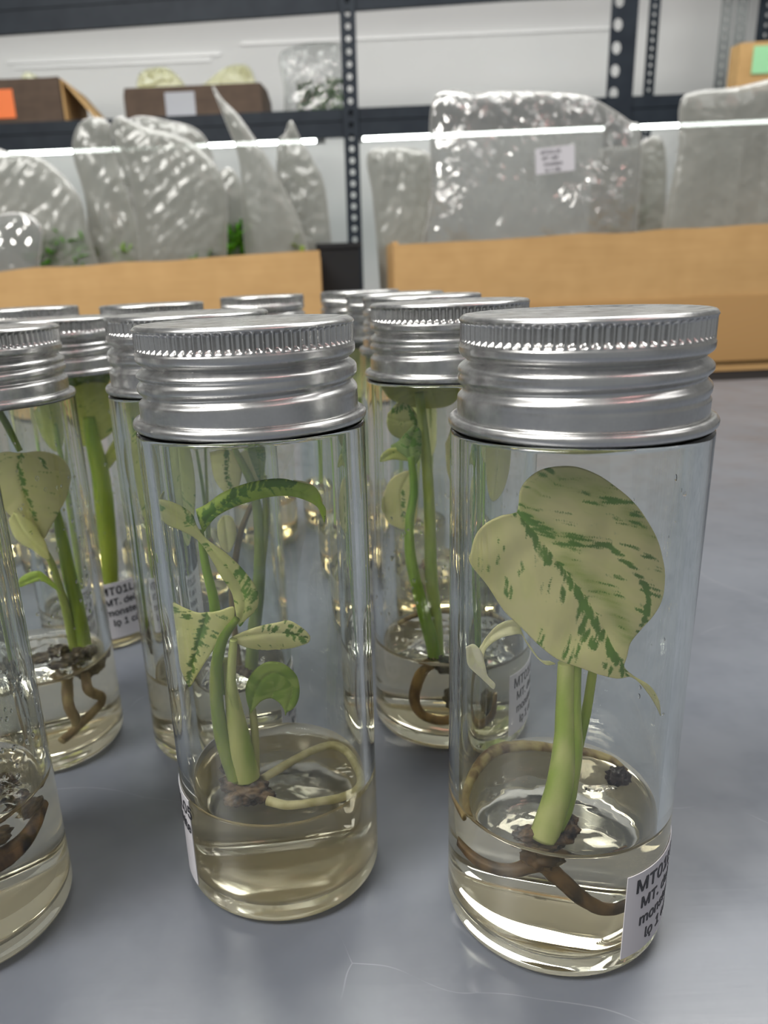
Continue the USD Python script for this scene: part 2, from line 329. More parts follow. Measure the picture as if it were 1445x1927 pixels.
for x in (-680, 740):
    for y in (-230, 540): part(tb, 'leg', box(x, x + 40, y, y + 40, -800, -25.2), 'grey_steel', smooth=False)
M['wall'] = look('wall_paint', {'tc': ('texture_coordinate', {}), 'n': ('noise_texture', {'scale': 1.5, 'detail': 3.0}), 'r': ('rgb_ramp', {'ramp': [(0.3, (0.60, 0.60, 0.60)), (0.7, (0.70, 0.70, 0.69))]}), 'p': ('principled_bsdf', {'roughness': 0.6})},
    [('tc.object', 'n.vector'), ('n.fac', 'r.fac'), ('r.color', 'p.base_color')])
M['board_white'] = plain('white_strip', (0.80, 0.80, 0.80), 0.35)
M['floor'] = plain('floor_tiles', (0.32, 0.32, 0.31), 0.45)
part(None, 'wall_back', box(-2600, 2600, 1760, 1800, -800, 2300), 'wall', smooth=False, kind='structure')
part(None, 'wall_left', box(-2640, -2600, -2200, 1800, -800, 2300), 'wall', smooth=False, kind='structure')
part(None, 'wall_right', box(2600, 2640, -2200, 1800, -800, 2300), 'wall', smooth=False, kind='structure')
part(None, 'floor', box(-2640, 2640, -2200, 1800, -840, -800), 'floor', smooth=False, kind='structure')
for z, x0, x1 in ((497, -600, -190), (512, -150, 560), (488, -590, -210)):
    part(None, 'trim_%d' % {497: 1, 512: 2, 488: 3}[z], box(x0, x1, 1756, 1759.8, z, z + 5), 'board_white', smooth=False, kind='structure')
# -- the storage rack behind the table


# -- the storage rack behind the table
M['steel'] = look('dark_steel', {'tc': ('texture_coordinate', {}), 'n': ('noise_texture', {'scale': 40.0, 'detail': 3.0}), 'r': ('rgb_ramp', {'ramp': [(0.3, (0.011, 0.016, 0.024)), (0.7, (0.018, 0.025, 0.034))]}), 'p': ('principled_bsdf', {'roughness': 0.5, 'specular_ior_level': 0.2})},
    [('tc.object', 'n.vector'), ('n.fac', 'r.fac'), ('r.color', 'p.base_color')])
M['board'] = plain('shelf_board', (0.30, 0.31, 0.32), 0.5)
def perforated(x0, x1, z0, z1, y0, t, pitch, hx, hz, at, zoff=0.0):
    """An upright strip with a column of rounded slots."""
    P = Polygon([(x0, z0), (x1, z0), (x1, z1), (x0, z1)])
    xs = x0 + (x1 - x0) * at; holes = []
    z = z0 + 8 + zoff
    while z < z1 - 6:
        holes.append(Polygon([(xs - hx / 2 + hx / 2 * (1 - math.cos(a)) * 0 + hx / 2 + hx / 2 * math.cos(a), z + hz / 2 * math.sin(a)) for a in np.linspace(0, 2 * PI, 13)[:-1]])); z += pitch
    for h in holes: P = P.difference(h)
    m = trimesh.creation.extrude_polygon(P, t, engine='earcut'); v = np.array(m.vertices)
    return np.stack([v[:, 0], y0 + t - v[:, 2], v[:, 1]], 1), np.array(m.faces)
M['matt_black'] = plain('matt_black', (0.006, 0.006, 0.007), 0.8, specular_ior_level=0.15)
rack = thing('storage_rack', 'dark navy slotted steel rack with shelves behind the table', 'rack')
def bevel_bar(x0, x1, y0, y1, z0, z1, slant=0.0):
    v, f = join([box(x0, x1, y0 + 1.5, y1, z0, z1), box(x0, x1, y0, y0 + 4, z0, z0 + (z1 - z0) * .46), box(x0, x1, y0, y0 + 4, z0 + (z1 - z0) * .58, z1)])
    v = v.copy(); v[:, 2] += slant * v[:, 0]; return v, f
part(rack, 'beam', bevel_bar(-900, 1100, 1300, 1308, 279, 316), 'steel', smooth=False)
part(rack, 'beam', bevel_bar(-900, 1100, 1300, 1308, 436, 486, 0.022), 'steel', smooth=False)
part(rack, 'shelf_board', box(-900, 1100, 1309, 1500, 309, 315), 'board', smooth=False)
part(rack, 'shelf_board', box(-900, 1100, 1309, 1455, 482, 488), 'board', smooth=False)
part(rack, 'shelf_board', box(-900, 1100, 604, 1745, -6, -0.5), 'matt_black', smooth=False)
part(rack, 'beam', box(-900, 1100, 602, 608, -45, -6.1), 'steel', smooth=False)
part(rack, 'post', perforated(30, 52, -800, 560, 1294, 2.5, 15.5, 7.5, 8.5, 0.5), 'steel', smooth=False)
part(rack, 'post', join([perforated(411, 449, -800, 560, 1294, 2.5, 28.5, 13, 16, 0.28), box(446.5, 449, 1297, 1312, -800, 560)]), 'steel', smooth=False)
part(rack, 'post', perforated(538, 556, -800, 560, 1500, 2.5, 12, 5, 6, 0.5), 'steel', smooth=False)
for x in (700, 726): part(rack, 'post', perforated(x, x + 20, -800, 700, 1600, 2.5, 14, 6, 7, 0.5), 'grey_steel', smooth=False)
part(rack, 'post', perforated(760, 800, -800, 700, 1590, 2.5, 15, 6, 7, 0.4), 'steel', smooth=False)

# -- LED tubes under the rack's shelves
M['led'] = look('led_tube', {'e': ('emission', {'color': (0.93, 1.0, 0.95), 'strength': 13.0})}, surface='e.emission')
M['led_dim'] = look('led_tube_dim', {'e': ('emission', {'color': (0.95, 1.0, 0.96), 'strength': 9.0})}, surface='e.emission')
M['white_plastic'] = plain('white_plastic', (0.7, 0.7, 0.7), 0.4)
def led_tube(x0, x1, y, z, label):
    t = thing('led_tube_light', label, 'tube light', (0, y, z), group='tube lights under the rack shelves')
    c = lathe([(0.01, 0), (8, 0), (8, x1 - x0), (0.01, x1 - x0)], 20); v = c[0]
    part(t, 'light_tube', (np.stack([x0 + v[:, 2], v[:, 0], v[:, 1]], 1), c[1]), 'led' if z < 400 else 'led_dim', smooth=40)
    for a, b in ((x0 - 14, x0), (x1, x1 + 14)): part(t, 'end_cap', box(a, b, -9, 9, -9, 9), 'white_plastic', smooth=False)
    part(t, 'holder', box(x0 - 14, x1 + 14, -9, 9, 9.2, 16), 'white_plastic', smooth=False)
led_tube(-870, -12, 1350, 288.5, 'lit tube light under the lower rack shelf behind the grey plastic bags')
led_tube(60, 900, 1350, 288.5, 'lit tube light under the lower rack shelf above the crinkled clear bag')
led_tube(-880, -40, 1330, 464, 'lit tube light hidden under the upper rack shelf over the shallow tray')
led_tube(60, 880, 1330, 464, 'lit tube light hidden under the upper rack shelf over the green taped box')

# -- cardboard
def cardboard(name, dark, light):
    return look(name, {'tc': ('texture_coordinate', {}), 'n': ('noise_texture', {'scale': 60.0, 'detail': 5.0}), 'mp': ('mapping', {'scale': (1.0, 1.0, 14.0)}), 'w': ('noise_texture', {'scale': 20.0, 'detail': 2.0}),
        'mx': ('mix_float', {'fac': 0.4}), 'r': ('rgb_ramp', {'ramp': [(0.3, dark), (0.7, light)]}), 'p': ('principled_bsdf', {'roughness': 0.75, 'specular_ior_level': 0.3})},
        [('tc.object', 'n.vector'), ('tc.object', 'mp.vector'), ('mp.vector', 'w.vector'), ('n.fac', 'mx.a'), ('w.fac', 'mx.b'), ('mx.result', 'r.fac'), ('r.color', 'p.base_color')])
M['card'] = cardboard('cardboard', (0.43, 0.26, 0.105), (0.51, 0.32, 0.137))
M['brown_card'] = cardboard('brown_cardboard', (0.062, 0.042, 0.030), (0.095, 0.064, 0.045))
M['black'] = plain('black_plastic', (0.012, 0.012, 0.013), 0.35)
def open_box(name, x0, x1, y0, y1, z0, z1, label, mat='card', rz=0.0, wall=4.0, flap=None, category='box', slope=0.0):
    t = thing(name, label, category, ((x0 + x1) / 2, y0, z0), rz)
    a, b, d, h = x0 - (x0 + x1) / 2, x1 - (x0 + x1) / 2, y1 - y0, z1 - z0
    def wav(v, f, seed):
        m = trimesh.Trimesh(v, f).subdivide_to_size(18); v = np.array(m.vertices)
        v[:, 1] += (meshkit.fbm(v * 0.012 + seed, 3, seed) - .5) * 3.0 * (v[:, 2] > 1)
        top = v[:, 2] > h - 1; v[top, 2] += (meshkit.noise(v[top] * .03, seed) - .5) * 2.2
        v[:, 2] += np.clip(v[:, 2] / h, 0, 1) * slope * v[:, 0]
        return v, np.array(m.faces)
    part(t, 'front_panel', wav(*box(a, b, 0, wall, 0, h), 1), mat, smooth=30)
    part(t, 'back_panel', wav(*box(a, b, d - wall, d, 0, h), 2), mat, smooth=30)
    part(t, 'side_panel', box(a, a + wall, wall + 2, d - wall - 2, 0, h), mat, smooth=False)
    part(t, 'side_panel', box(b - wall, b, wall + 2, d - wall - 2, 0, h), mat, smooth=False)
    part(t, 'base_panel', box(a + wall, b - wall, wall + 2, d - wall - 2, 0, 3), mat, smooth=False)
    return t
lb = open_box('cardboard_box', -430, -6.5, 628, 800, 0, 100, 'open tan cardboard box holding a row of grey plastic bags of plantlets', slope=0.018)
rb = open_box('cardboard_box', 50.5, 470, 655, 830, 0, 109, 'long open tan cardboard box in front of the crinkled clear bag with paper tag', slope=0.012)
part(rb, 'tape', (lambda m: (np.array(m.vertices), np.array(m.faces)))(trimesh.creation.box(bounds=[[-208, -2.6, 8], [208, -2.0, 58]])), look('brown_tape', {'p': ('principled_bsdf', {'base_color': (0.42, 0.245, 0.095), 'roughness': 0.38})}), smooth=False, label='strip of brown packing tape along the lower front')
cr = thing('plastic_crate', 'black plastic crate beside the end of the grey bag box', 'crate', (8, 705, -0.4))
def taper(x0, x1, y0, y1, h, k, t):
    o = box(x0, x1, y0, y1, 0, h)[0]; m = trimesh.Trimesh(*box(x0, x1, y0, y1, 0, h)); v = np.array(m.vertices)
    c = np.array([(x0 + x1) / 2, (y0 + y1) / 2]); s = np.where(v[:, 2:] > 1, 1.0, k); v[:, :2] = c + (v[:, :2] - c) * s
    return v, np.array(m.faces)
part(cr, 'front_wall', taper(-16, 18, 0, 3, 110, .8, 2), 'black', smooth=False)
part(cr, 'side_wall', box(-16, -13, 4, 120, 0, 109), 'black', smooth=False)
part(cr, 'side_wall', box(15, 18, 4, 120, 0, 109), 'black', smooth=False)
part(cr, 'rim', join([box(-18, 20, -2, 4, 108, 112), box(-18, -13, 4, 120, 108, 112), box(15, 20, 4, 120, 108, 112)]), 'black', smooth=False)

# boxes on the rack's lower shelf
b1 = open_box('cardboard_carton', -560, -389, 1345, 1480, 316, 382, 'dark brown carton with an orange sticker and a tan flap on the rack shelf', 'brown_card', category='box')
part(b1, 'sticker', box(-20, 16, -2.2, -1.6, 14, 52), plain('orange_sticker', (0.75, 0.16, 0.03), 0.5), smooth=False, label='orange sticker')
part(b1, 'flap', join([box(86.5, 89, 6, 130, 0, 64), (np.array([[89, 6, 64], [89, 130, 64], [140, 130, 4], [140, 6, 4], [90, 6, 61], [90, 130, 61], [139, 130, 1], [139, 6, 1]], float), np.array([[0, 3, 2, 1], [4, 5, 6, 7], [0, 1, 5, 4], [1, 2, 6, 5], [2, 3, 7, 6], [3, 0, 4, 7]]))]), 'card', smooth=False, label='tan side flap folded down')
def tray_shape(h, inset, w, d, t=3.0):
    P = Polygon([(-w / 2 + 14, 0), (w / 2 - 6, 0), (w / 2, d * .35), (w / 2, d), (-w / 2, d), (-w / 2, d * .35)])
    ring = P.difference(P.buffer(-t)); m = trimesh.creation.extrude_polygon(ring, h, engine='earcut')
    m2 = trimesh.creation.extrude_polygon(P.buffer(-t - .2), 2.0, engine='earcut')
    return (np.array(m.vertices), np.array(m.faces)), (np.array(m2.vertices), np.array(m2.faces))
b2 = thing('cardboard_tray', 'shallow dark brown tray with a white paper slip and pale bags on the rack shelf', 'tray', (-195, 1340, 316))
wl, fl_ = tray_shape(46, 3, 222, 150)
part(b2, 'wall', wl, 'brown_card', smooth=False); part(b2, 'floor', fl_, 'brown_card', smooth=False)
part(b2, 'paper_slip', box(-38, 6, -0.9, -0.3, 2, 38), plain('white_slip', (0.34, 0.35, 0.38), 0.6), smooth=False, label='white paper slip on the front')
part(b2, 'edge_strip', box(-96, 104, -1.6, -0.2, 0.5, 5), 'card', smooth=False, label='tan lower edge')
b3 = open_box('cardboard_carton', 622, 800, 1345, 1378, 316, 388, 'tan carton with green tape on the rack shelf beyond the steel posts', 'card', category='box')
part(b3, 'tape', box(-70, 90, -2.4, -1.8, 30, 66), plain('green_tape', (0.30, 0.62, 0.34), 0.5), smooth=False, label='strip of pale green tape')

# ------------------------------------------------------------------ plastic bags of plantlets
def film(name, clear, grey, gloss=0.25, rough=0.16, bump=0.6, scale=55.0):
    return look(name, {'tc': ('texture_coordinate', {}), 'n': ('noise_texture', {'scale': scale, 'detail': 4.0, 'distortion': 1.2}), 'k': ('noise_texture', {'scale': 14.0, 'detail': 1.0}), 'km': ('map_range', {'from_min': 0.47, 'from_max': 0.64, 'to_min': 0.05, 'to_max': 1.0, 'clamp': True}), 'hm': ('math', {'math_type': 'multiply'}), 'b': ('bump', {'strength': bump, 'distance': 0.008}),
        't': ('transparent_bsdf', {'color': (0.95, 0.96, 0.95)}), 'd': ('diffuse_bsdf', {'color': grey}), 'l': ('translucent_bsdf', {'color': grey}), 'g': ('glossy_bsdf', {'color': (1, 1, 1), 'roughness': rough}),
        'dl': ('mix_closure', {'fac': 0.65}), 'cl': ('mix_closure', {'fac': clear}), 'lw': ('layer_weight', {'blend': 0.5}), 'pw': ('math', {'math_type': 'power', 'value2': 3.0}), 'ma': ('math', {'math_type': 'multiply_add', 'value2': 0.7, 'value3': gloss}), 'm': ('mix_closure', {})},
        [('tc.object', 'n.vector'), ('tc.object', 'k.vector'), ('k.fac', 'km.value'), ('n.fac', 'hm.value1'), ('km.result', 'hm.value2'), ('hm.value', 'b.height'), ('b.normal', 'g.normal'), ('b.normal', 'lw.normal'), ('d.BSDF', 'dl.closure1'), ('l.BSDF', 'dl.closure2'), ('dl.closure', 'cl.closure1'), ('t.BSDF', 'cl.closure2'),
         ('lw.facing', 'pw.value1'), ('pw.value', 'ma.value1'), ('ma.value', 'm.fac'), ('cl.closure', 'm.closure1'), ('g.BSDF', 'm.closure2')], surface='m.closure')
M['frost_film'] = film('frosted_film', 0.34, (0.45, 0.46, 0.43), 0.05, 0.26, 0.10, 20.0)
M['clear_film'] = film('clear_film', 0.56, (0.40, 0.41, 0.40), 0.14, 0.06, 1.0, 38.0)
M['cream_film'] = film('cream_film', 0.12, (0.88, 0.86, 0.60), 0.10, 0.2, 0.8)
M['thin_film'] = film('thin_film', 0.84, (0.36, 0.37, 0.36), 0.08, 0.08, 0.5, 38.0)
M['seam'] = film('film_seam', 0.25, (0.75, 0.75, 0.73), 0.2, 0.15, 0.3)
M['foliage'] = plant_look('foliage', 0.5, 0.3)
def bag(name, outline, y, label, mat='frost_film', puff=9.0, crease=5.0, seed=1, step=1.8, green=None, lean=0.0, category='plastic bag', group='plastic bags of plantlets', tag_at=None, twist=0.0):
    o = np.asarray(outline, float); c = o.mean(0); z0 = o[:, 1].min()
    t = thing(name, label, category, (c[0], y, z0), group=group)
    xz, f, nb = fill(o - [c[0], z0], step)
    edge = cKDTree(xz[:nb]).query(xz)[0]
    fat = puff * np.sqrt(np.clip(edge / 14, 0, 1)) * (0.35 + 0.65 * np.clip(1 - xz[:, 1] / max(np.ptp(xz[:, 1]), 1), 0, 1)) + 0.3
    def ridges(s, k):
        p = np.stack([xz[:, 0] * k, xz[:, 1] * k * .55 + xz[:, 0] * k * .35, np.full(len(xz), s * 1.7)], 1)
        return 1 - np.abs(meshkit.fbm(p, 3, s) - .5) * 4
    grow = np.clip(edge / 5, 0, 1)
    def folds(s, k, n=7):
        r = np.random.default_rng(s * 13 + 5); h = np.zeros(len(xz))
        warp = (meshkit.fbm(np.stack([xz[:, 0] * .03, xz[:, 1] * .03, np.full(len(xz), s * 2.1)], 1), 3, s) - .5) * 30
        for _ in range(n):
            a = r.uniform(-0.9, 0.9) + PI / 2 * (r.random() < .35); d = xz[:, 0] * math.cos(a) + xz[:, 1] * math.sin(a) + warp + r.uniform(0, 50)
            u = (d * k / 10 + r.random()) % 1.0; h += np.abs(u - .5) * 2 * r.uniform(.3, 1)
        return h / n * 2 - .6
    upper = 0.35 + 0.65 * smooth01(xz[:, 1] / max(np.ptp(xz[:, 1]), 1) * 1.3 - .2)
    cr = 1.5 * crease * (0.9 * folds(seed, .45) + 0.5 * folds(seed + 31, 1.1) + .3 * ridges(seed + 3, .10)) * grow * upper
    mid = lean * xz[:, 1] + twist * xz[:, 0] * xz[:, 1] / 100 + 4 * (meshkit.fbm(np.stack([xz[:, 0] * .02, xz[:, 1] * .02, np.full(len(xz), seed)], 1), 2, seed) - .5)
    P0 = np.stack([xz[:, 0], mid - fat - cr * .5, xz[:, 1]], 1); P1 = np.stack([xz[:, 0], mid + fat + crease * .3 * ridges(seed + 7, .06) * grow, xz[:, 1]], 1)
    i = np.arange(nb); j = (i + 1) % nb; n = len(xz)
    part(t, 'film', (np.vstack([P0, P1]), np.vstack([f, f[:, ::-1] + n, np.stack([i, i + n, j + n], 1), np.stack([i, j + n, j], 1)])), mat, smooth=True)
    loop = np.stack([xz[:nb, 0], mid[:nb], xz[:nb, 1]], 1); up = loop[:, 2] > 8
    k0 = int(np.argmin(up)) if not up.all() else 0
    loop = np.roll(loop, -k0, 0); loop = loop[loop[:, 2] > 8]
    part(t, 'seam', tube(loop, [.55], max(30, len(loop) // 2), 6), 'seam')
    if green:
        r = np.random.default_rng(seed + 50); L = []; C = []
        (gx0, gx1, gz0, gz1), k, col = green
        for q in range(k):
            px, pz = r.uniform(gx0, gx1) - c[0], r.uniform(gz0, gz1) - z0
            v, ff = blob((0, 0, 0), 1.0, (r.uniform(3.5, 8), 0.6, r.uniform(2, 4.5)), 0.35, 1, q, 1)
            a, e = r.uniform(0, 2 * PI, 2); R = trimesh.transformations.euler_matrix(a, e * .2, a * .7)[:3, :3]
            px = np.clip(px, xz[:, 0].min() + 8, xz[:, 0].max() - 8)
            L.append((v @ R.T + [px, mid.mean() - puff * .45 + r.uniform(-3, 3), pz], ff)); C.append(np.tile(np.asarray(col) * r.uniform(.6, 1.4), (len(v), 1)))
        part(t, 'foliage', join(L), 'foliage', tint=np.vstack(C), label='green leaves inside the bag')
    return t
SAP, DULL = (0.12, 0.34, 0.03), (0.15, 0.24, 0.09)
bag('plastic_bag', [(-300, 185), (-262, 192), (-237, 183), (-215, 179), (-193, 157), (-187, 131), (-188, 50), (-300, 50)], 668, 'wide grey bag at the outer end of the tan box, with green leaves low inside', seed=1, green=((-235, -190, 95, 124), 50, SAP))
bag('plastic_bag', [(-262, 136), (-228, 139), (-214, 128), (-219, 102), (-222, 40), (-262, 40)], 642, 'low crumpled bag nearest the front edge of the tan box at its outer end', mat='clear_film', seed=2, crease=7, puff=6)
bag('plastic_bag', [(-197, 50), (-194, 110), (-191, 150), (-196, 186), (-186, 206), (-166, 205), (-164, 178), (-150, 120), (-142, 50)], 690, 'narrow crinkled bag with a folded top behind the largest frosted bag', seed=3, crease=8, puff=8, green=((-190, -160, 98, 118), 8, (0.16, 0.28, 0.03)))
bag('plastic_bag', [(-150, 50), (-146, 110), (-147, 168), (-157, 192), (-150, 203), (-134, 196), (-99, 184), (-77, 155), (-80, 100), (-86, 50)], 660, 'large frosted bag with a slanted crinkled top in the middle of the tan box', seed=4, crease=6, puff=10, green=((-110, -88, 98, 106), 8, DULL))
bag('plastic_bag', [(-93, 50), (-92, 120), (-88, 158), (-80, 170), (-70, 163), (-61, 122), (-58, 50)], 700, 'small grey bag with bright green leaves between the taller bags', seed=5, crease=5, puff=8, green=((-86, -64, 100, 128), 70, (0.15, 0.48, 0.02)))
bag('plastic_bag', [(-66, 50), (-67, 120), (-66, 172), (-74, 200), (-83, 226), (-76, 216), (-62, 201), (-38, 162), (-18, 112), (-14, 50)], 682, 'tall pointed frosted bag standing highest in the tan box', seed=6, crease=4, puff=7, lean=0.03, green=((-30, -22, 106, 120), 4, (0.2, 0.28, 0.03)))
bag('plastic_bag', [(-44, 50), (-42, 120), (-38, 186), (-31, 196), (-26, 206), (-19, 192), (-10, 176), (0, 147), (0, 50)], 722, 'dark crinkled bag at the inner end of the tan box behind the pointed bag', seed=7, crease=9, puff=8)
bag('plastic_bag', [(-190, 120), (-176, 196), (-160, 216), (-132, 214), (-100, 200), (-92, 150), (-92, 50), (-190, 50)], 745, 'rearmost bag with a ruffled open top in the tan box', seed=8, crease=9, puff=9)
rg = 'plastic bags in the long tan box'
cb = bag('clear_bag', [(80, 50), (77, 108), (84, 140), (86, 210), (120, 214), (165, 213), (205, 208), (238, 190), (248, 180), (250, 108), (246, 50)], 690, 'large crinkled clear bag with a small printed paper tag', mat='clear_film', seed=11, crease=5, puff=9, step=1.7, group=rg, category='plastic bag')
bag('plastic_bag', [(46, 50), (43, 108), (40, 150), (37, 182), (60, 186), (88, 180), (92, 160), (86, 120), (88, 50)], 742, 'grey bag at the near end of the long tan box behind the clear bag', seed=12, crease=6, puff=8, group=rg)
bag('plastic_bag', [(286, 50), (280, 110), (287, 170), (286, 204), (296, 212), (330, 214), (372, 220), (430, 216), (436, 50)], 712, 'wide frosted bag at the far end of the long tan box', seed=13, crease=3, puff=9, group=rg)
bag('plastic_bag', [(232, 50), (236, 130), (240, 178), (268, 182), (296, 186), (304, 120), (300, 50)], 770, 'dull grey bag between the clear bag and the wide frosted bag', seed=14, crease=5, puff=7, group=rg, green=((245, 290, 104, 150), 14, DULL))
tg = part(None, 'paper_tag', box(-15, 15, -0.2, 0.2, -9, 9), 'label', smooth=False)
UsdGeom.Xformable(tg).AddTranslateOp().Set(Gf.Vec3d(0.1765, 0.6705, 0.163)); UsdGeom.Xformable(tg).AddRotateXYZOp().Set(Gf.Vec3f(0, -4, 0))
tag(tg, 'small white printed paper tag stuck on the crinkled clear bag', 'tag')
tx = []
for k, s in enumerate(('MT01L05', 'MT. deli', 'monstera', 'lọ 1 cây')):
    m = meshkit.text_mesh(s, 2.4, 0.1, True); v = np.array(m.vertices); tx.append((np.stack([v[:, 0] - 11 + k, -0.22 - v[:, 2], 4.6 - k * 4.1 + v[:, 1]], 1), np.array(m.faces)[:, ::-1]))
part(tg, 'lettering', join(tx), 'ink', smooth=False)
ug = 'bags on the rack shelf'
bag('plastic_bag', [(-62, 319), (-58, 360), (-62, 406), (-48, 418), (-10, 424), (30, 420), (44, 408), (38, 360), (36, 319)], 1400, 'clear bag of dark green plants standing on the rack shelf by the post', mat='thin_film', seed=21, crease=8, puff=14, group=ug, green=((-38, 36, 322, 372), 150, (0.06, 0.14, 0.03)))
bag('plastic_bag', [(-292, 336), (-290, 372), (-278, 398), (-240, 402), (-214, 380), (-205, 350), (-210, 335)], 1412, 'pale cream bag heaped in the outer end of the shallow tray', mat='cream_film', seed=22, crease=17, step=1.2, puff=12, group=ug)
bag('plastic_bag', [(-215, 335), (-212, 362), (-180, 380), (-150, 398), (-118, 402), (-104, 384), (-102, 335)], 1412, 'pale cream bag heaped in the inner end of the shallow tray', mat='cream_film', seed=23, crease=17, step=1.2, puff=12, group=ug)
bag('plastic_bag', [(-470, 345), (-466, 384), (-452, 402), (-430, 392), (-405, 386), (-400, 345)], 1400, 'pale bag peeking out of the dark brown carton', mat='cream_film', seed=24, crease=9, puff=9, group=ug)

# ------------------------------------------------------------------ the vials
VIALS = dict(A=(27.5, 89.6), B=(-10.7, 100.8), C=(20.1, 141.1), D=(-56, 92.5), E=(-59.7, 138.4), F=(-62.8, 190.2), G=(-24, 138),
             J=(-47, 219), H=(-22, 268), K3=(20.8, 189.7), K2=(17.6, 229.2), K1=(10, 284.9), L1=(-86, 238), L2=(-120, 250))
made = {}
WORDS = ('MT01L05', 'MT. deli', 'monstera', 'lọ 1 cây')
made['A'] = vial(VIALS['A'], 'capped glass vial holding the plantlet with one broad heart-shaped leaf', 17.8, True, 1, 2.2, 0, -70, WORDS)
made['B'] = vial(VIALS['B'], 'capped glass vial holding the plantlet with an arching green leaf and a pale root loop', 15.3, True, 2, 0.5, 0, -225, ('MT01L05', 'MT. white', '', ''), lab=(20, 2.5, 17.0), indent=(8.6, 9.6, 0, 0), gel_mat='gel_hazy')
made['C'] = vial(VIALS['C'], 'capped glass vial behind the broad-leaf vial, with two long stalks and a ringed root', 17.0, True, 3, 1.2, 0, -60, WORDS, rough=.35)
made['D'] = vial(VIALS['D'], 'front vial cut by the picture edge, with dark wrinkled agar', 20.0, True, 4, 3.0, 0, None, rough=.7)
made['E'] = vial(VIALS['E'], 'capped vial with a hanging cream leaf and a thick green stalk near the picture edge', 17.5, True, 5, 4.4, 1.0, None, rough=.45)
made['F'] = vial(VIALS['F'], 'capped vial further back whose white label reads MT01L01', 9.0, True, 6, 5.0, 1.6, -78, ('MT01L01', 'MT. deli v', 'monstera', 'lọ 1 cây'), lab=(21, 3.2, 17.5), cap_n=430)
made['G'] = vial(VIALS['G'], 'capped vial standing directly behind the vial with the pale root loop', 15.5, True, 7, 1.7, 0, -35, WORDS, rough=.3, cap_n=430)
far = vial(VIALS['J'], 'capped vial between the labelled vial and the vial behind the root-loop one', 15, False, 8, 2.0, 0, None, solid=True, n=72)
def copy_of(src, name, loc, label, rz=0.0, group=None):
    t = thing(name, label, src.GetPrim().GetCustomDataByKey('category'), loc, rz, group or src.GetPrim().GetCustomDataByKey('group'))
    t.GetPrim().GetReferences().AddInternalReference(src.GetPath())
    t.ClearXformOpOrder(); 
    t.GetPrim().SetInstanceable(True)
    x = UsdGeom.Xformable(t)
    tr = x.GetTranslateOp() if hasattr(x, 'GetTranslateOp') else None
    ops = [UsdGeom.XformOp(t.GetPrim().GetAttribute('xformOp:translate'))]; ops[0].Set(Gf.Vec3d(*[c * MM for c in loc]))
    if rz:
        a = t.GetPrim().GetAttribute('xformOp:rotateZ'); ops.append(UsdGeom.XformOp(a))
    x.SetXformOpOrder(ops)
    return t
for k, lab in (('K3', 'second capped vial in the column behind the ringed-root vial'), ('K2', 'third capped vial in the column behind the ringed-root vial'), ('K1', 'last capped vial in the column behind the ringed-root vial'),
               ('H', 'farthest capped vial in the column behind the root-loop vial'), ('L1', 'capped vial behind the labelled vial, near the tan box'), ('L2', 'outermost capped vial beside the picture edge near the tan box')):
    copy_of(far, 'plantlet_vial', (*VIALS[k], 0), lab, rz=37.0 * len(lab) % 360)

# -- condensation inside some of the vials
def droplets(t, k, z0, z1, a0, a1, seed):
    r = np.random.default_rng(seed); L = []; ico = trimesh.creation.icosphere(1, 1.0); v0, f0 = np.array(ico.vertices), np.array(ico.faces)
    for _ in range(k):
        a = math.radians(r.uniform(a0, a1)); z = r.uniform(z0, z1); q = r.uniform(.10, .42) ** 1.2; e = np.array([math.cos(a), math.sin(a), 0]); g = np.array([-e[1], e[0], 0])
        L.append((((R_IN - .02) * e + v0[:, :1] * q * .45 * e + v0[:, 1:2] * q * g + v0[:, 2:] * q * r.uniform(1, 1.6) * np.array([0, 0, 1]) + np.array([0, 0, z])), f0))
    part(t, 'condensation', join(L), 'droplet', kind='stuff')
M['droplet'] = look('droplet', {'p': ('glass_bsdf', {'color': (1, 1, 1), 'roughness': 0.0, 'IOR': 1.33})})
droplets(made['C'], 260, 24, 46, 0, 360, 1); droplets(made['D'], 150, 24, 40, -80, 40, 2); droplets(made['E'], 120, 20, 64, -60, 60, 3); droplets(made['F'], 200, 22, 66, 0, 360, 4); droplets(made['A'], 16, 20, 62, -60, 80, 5)

# ------------------------------------------------------------------ the plantlets
PL = 'plantlets growing in the vials'
KEEP = R_IN - 0.35
STEM_G, STEM_P = (0.22, 0.36, 0.05), (0.50, 0.56, 0.22)
BROWN, DARK, TAN = (0.16, 0.095, 0.045), (0.03, 0.020, 0.014), (0.45, 0.36, 0.16)
def stem(p, name, pts, radii, c0=STEM_P, c1=STEM_G, seed=0, bumps=0.04, mat='stem', flat=1.0, n=60, sides=18, label=None, freq=0.35):
    v, f = tube(pts, radii, n, sides, bumps, seed, flat)
    return part(p, name, (v, f), mat, tint=tint_noise(v, c0, c1, freq, seed), label=label)
def root(p, pts, radii, c0=BROWN, c1=TAN, seed=0, bumps=0.16, n=90, label=None):
    v, f = tube(pts, radii, n, 14, bumps, seed)
    return part(p, 'root', (v, f), 'root', tint=tint_noise(v, c0, c1, 0.8, seed), label=label)
def leaf(p, outline, mid, y0, label=None, **kw):
    m, col = leaf_mesh(outline, mid, y0, keep=KEEP, **kw)
    return part(p, 'leaf', m, 'leaf', tint=col, label=label)
def crown(p, spots, seed=0, cols=(DARK, BROWN)):
    ms = [blob(c, r, s, 0.45, 1.6, seed + k, 3) for k, (c, r, s) in enumerate(spots)]
    v, f = join(ms); return part(p, 'root_crown', (v, f), 'root', tint=tint_noise(v, *cols, 1.4, seed), label='dark root crown')

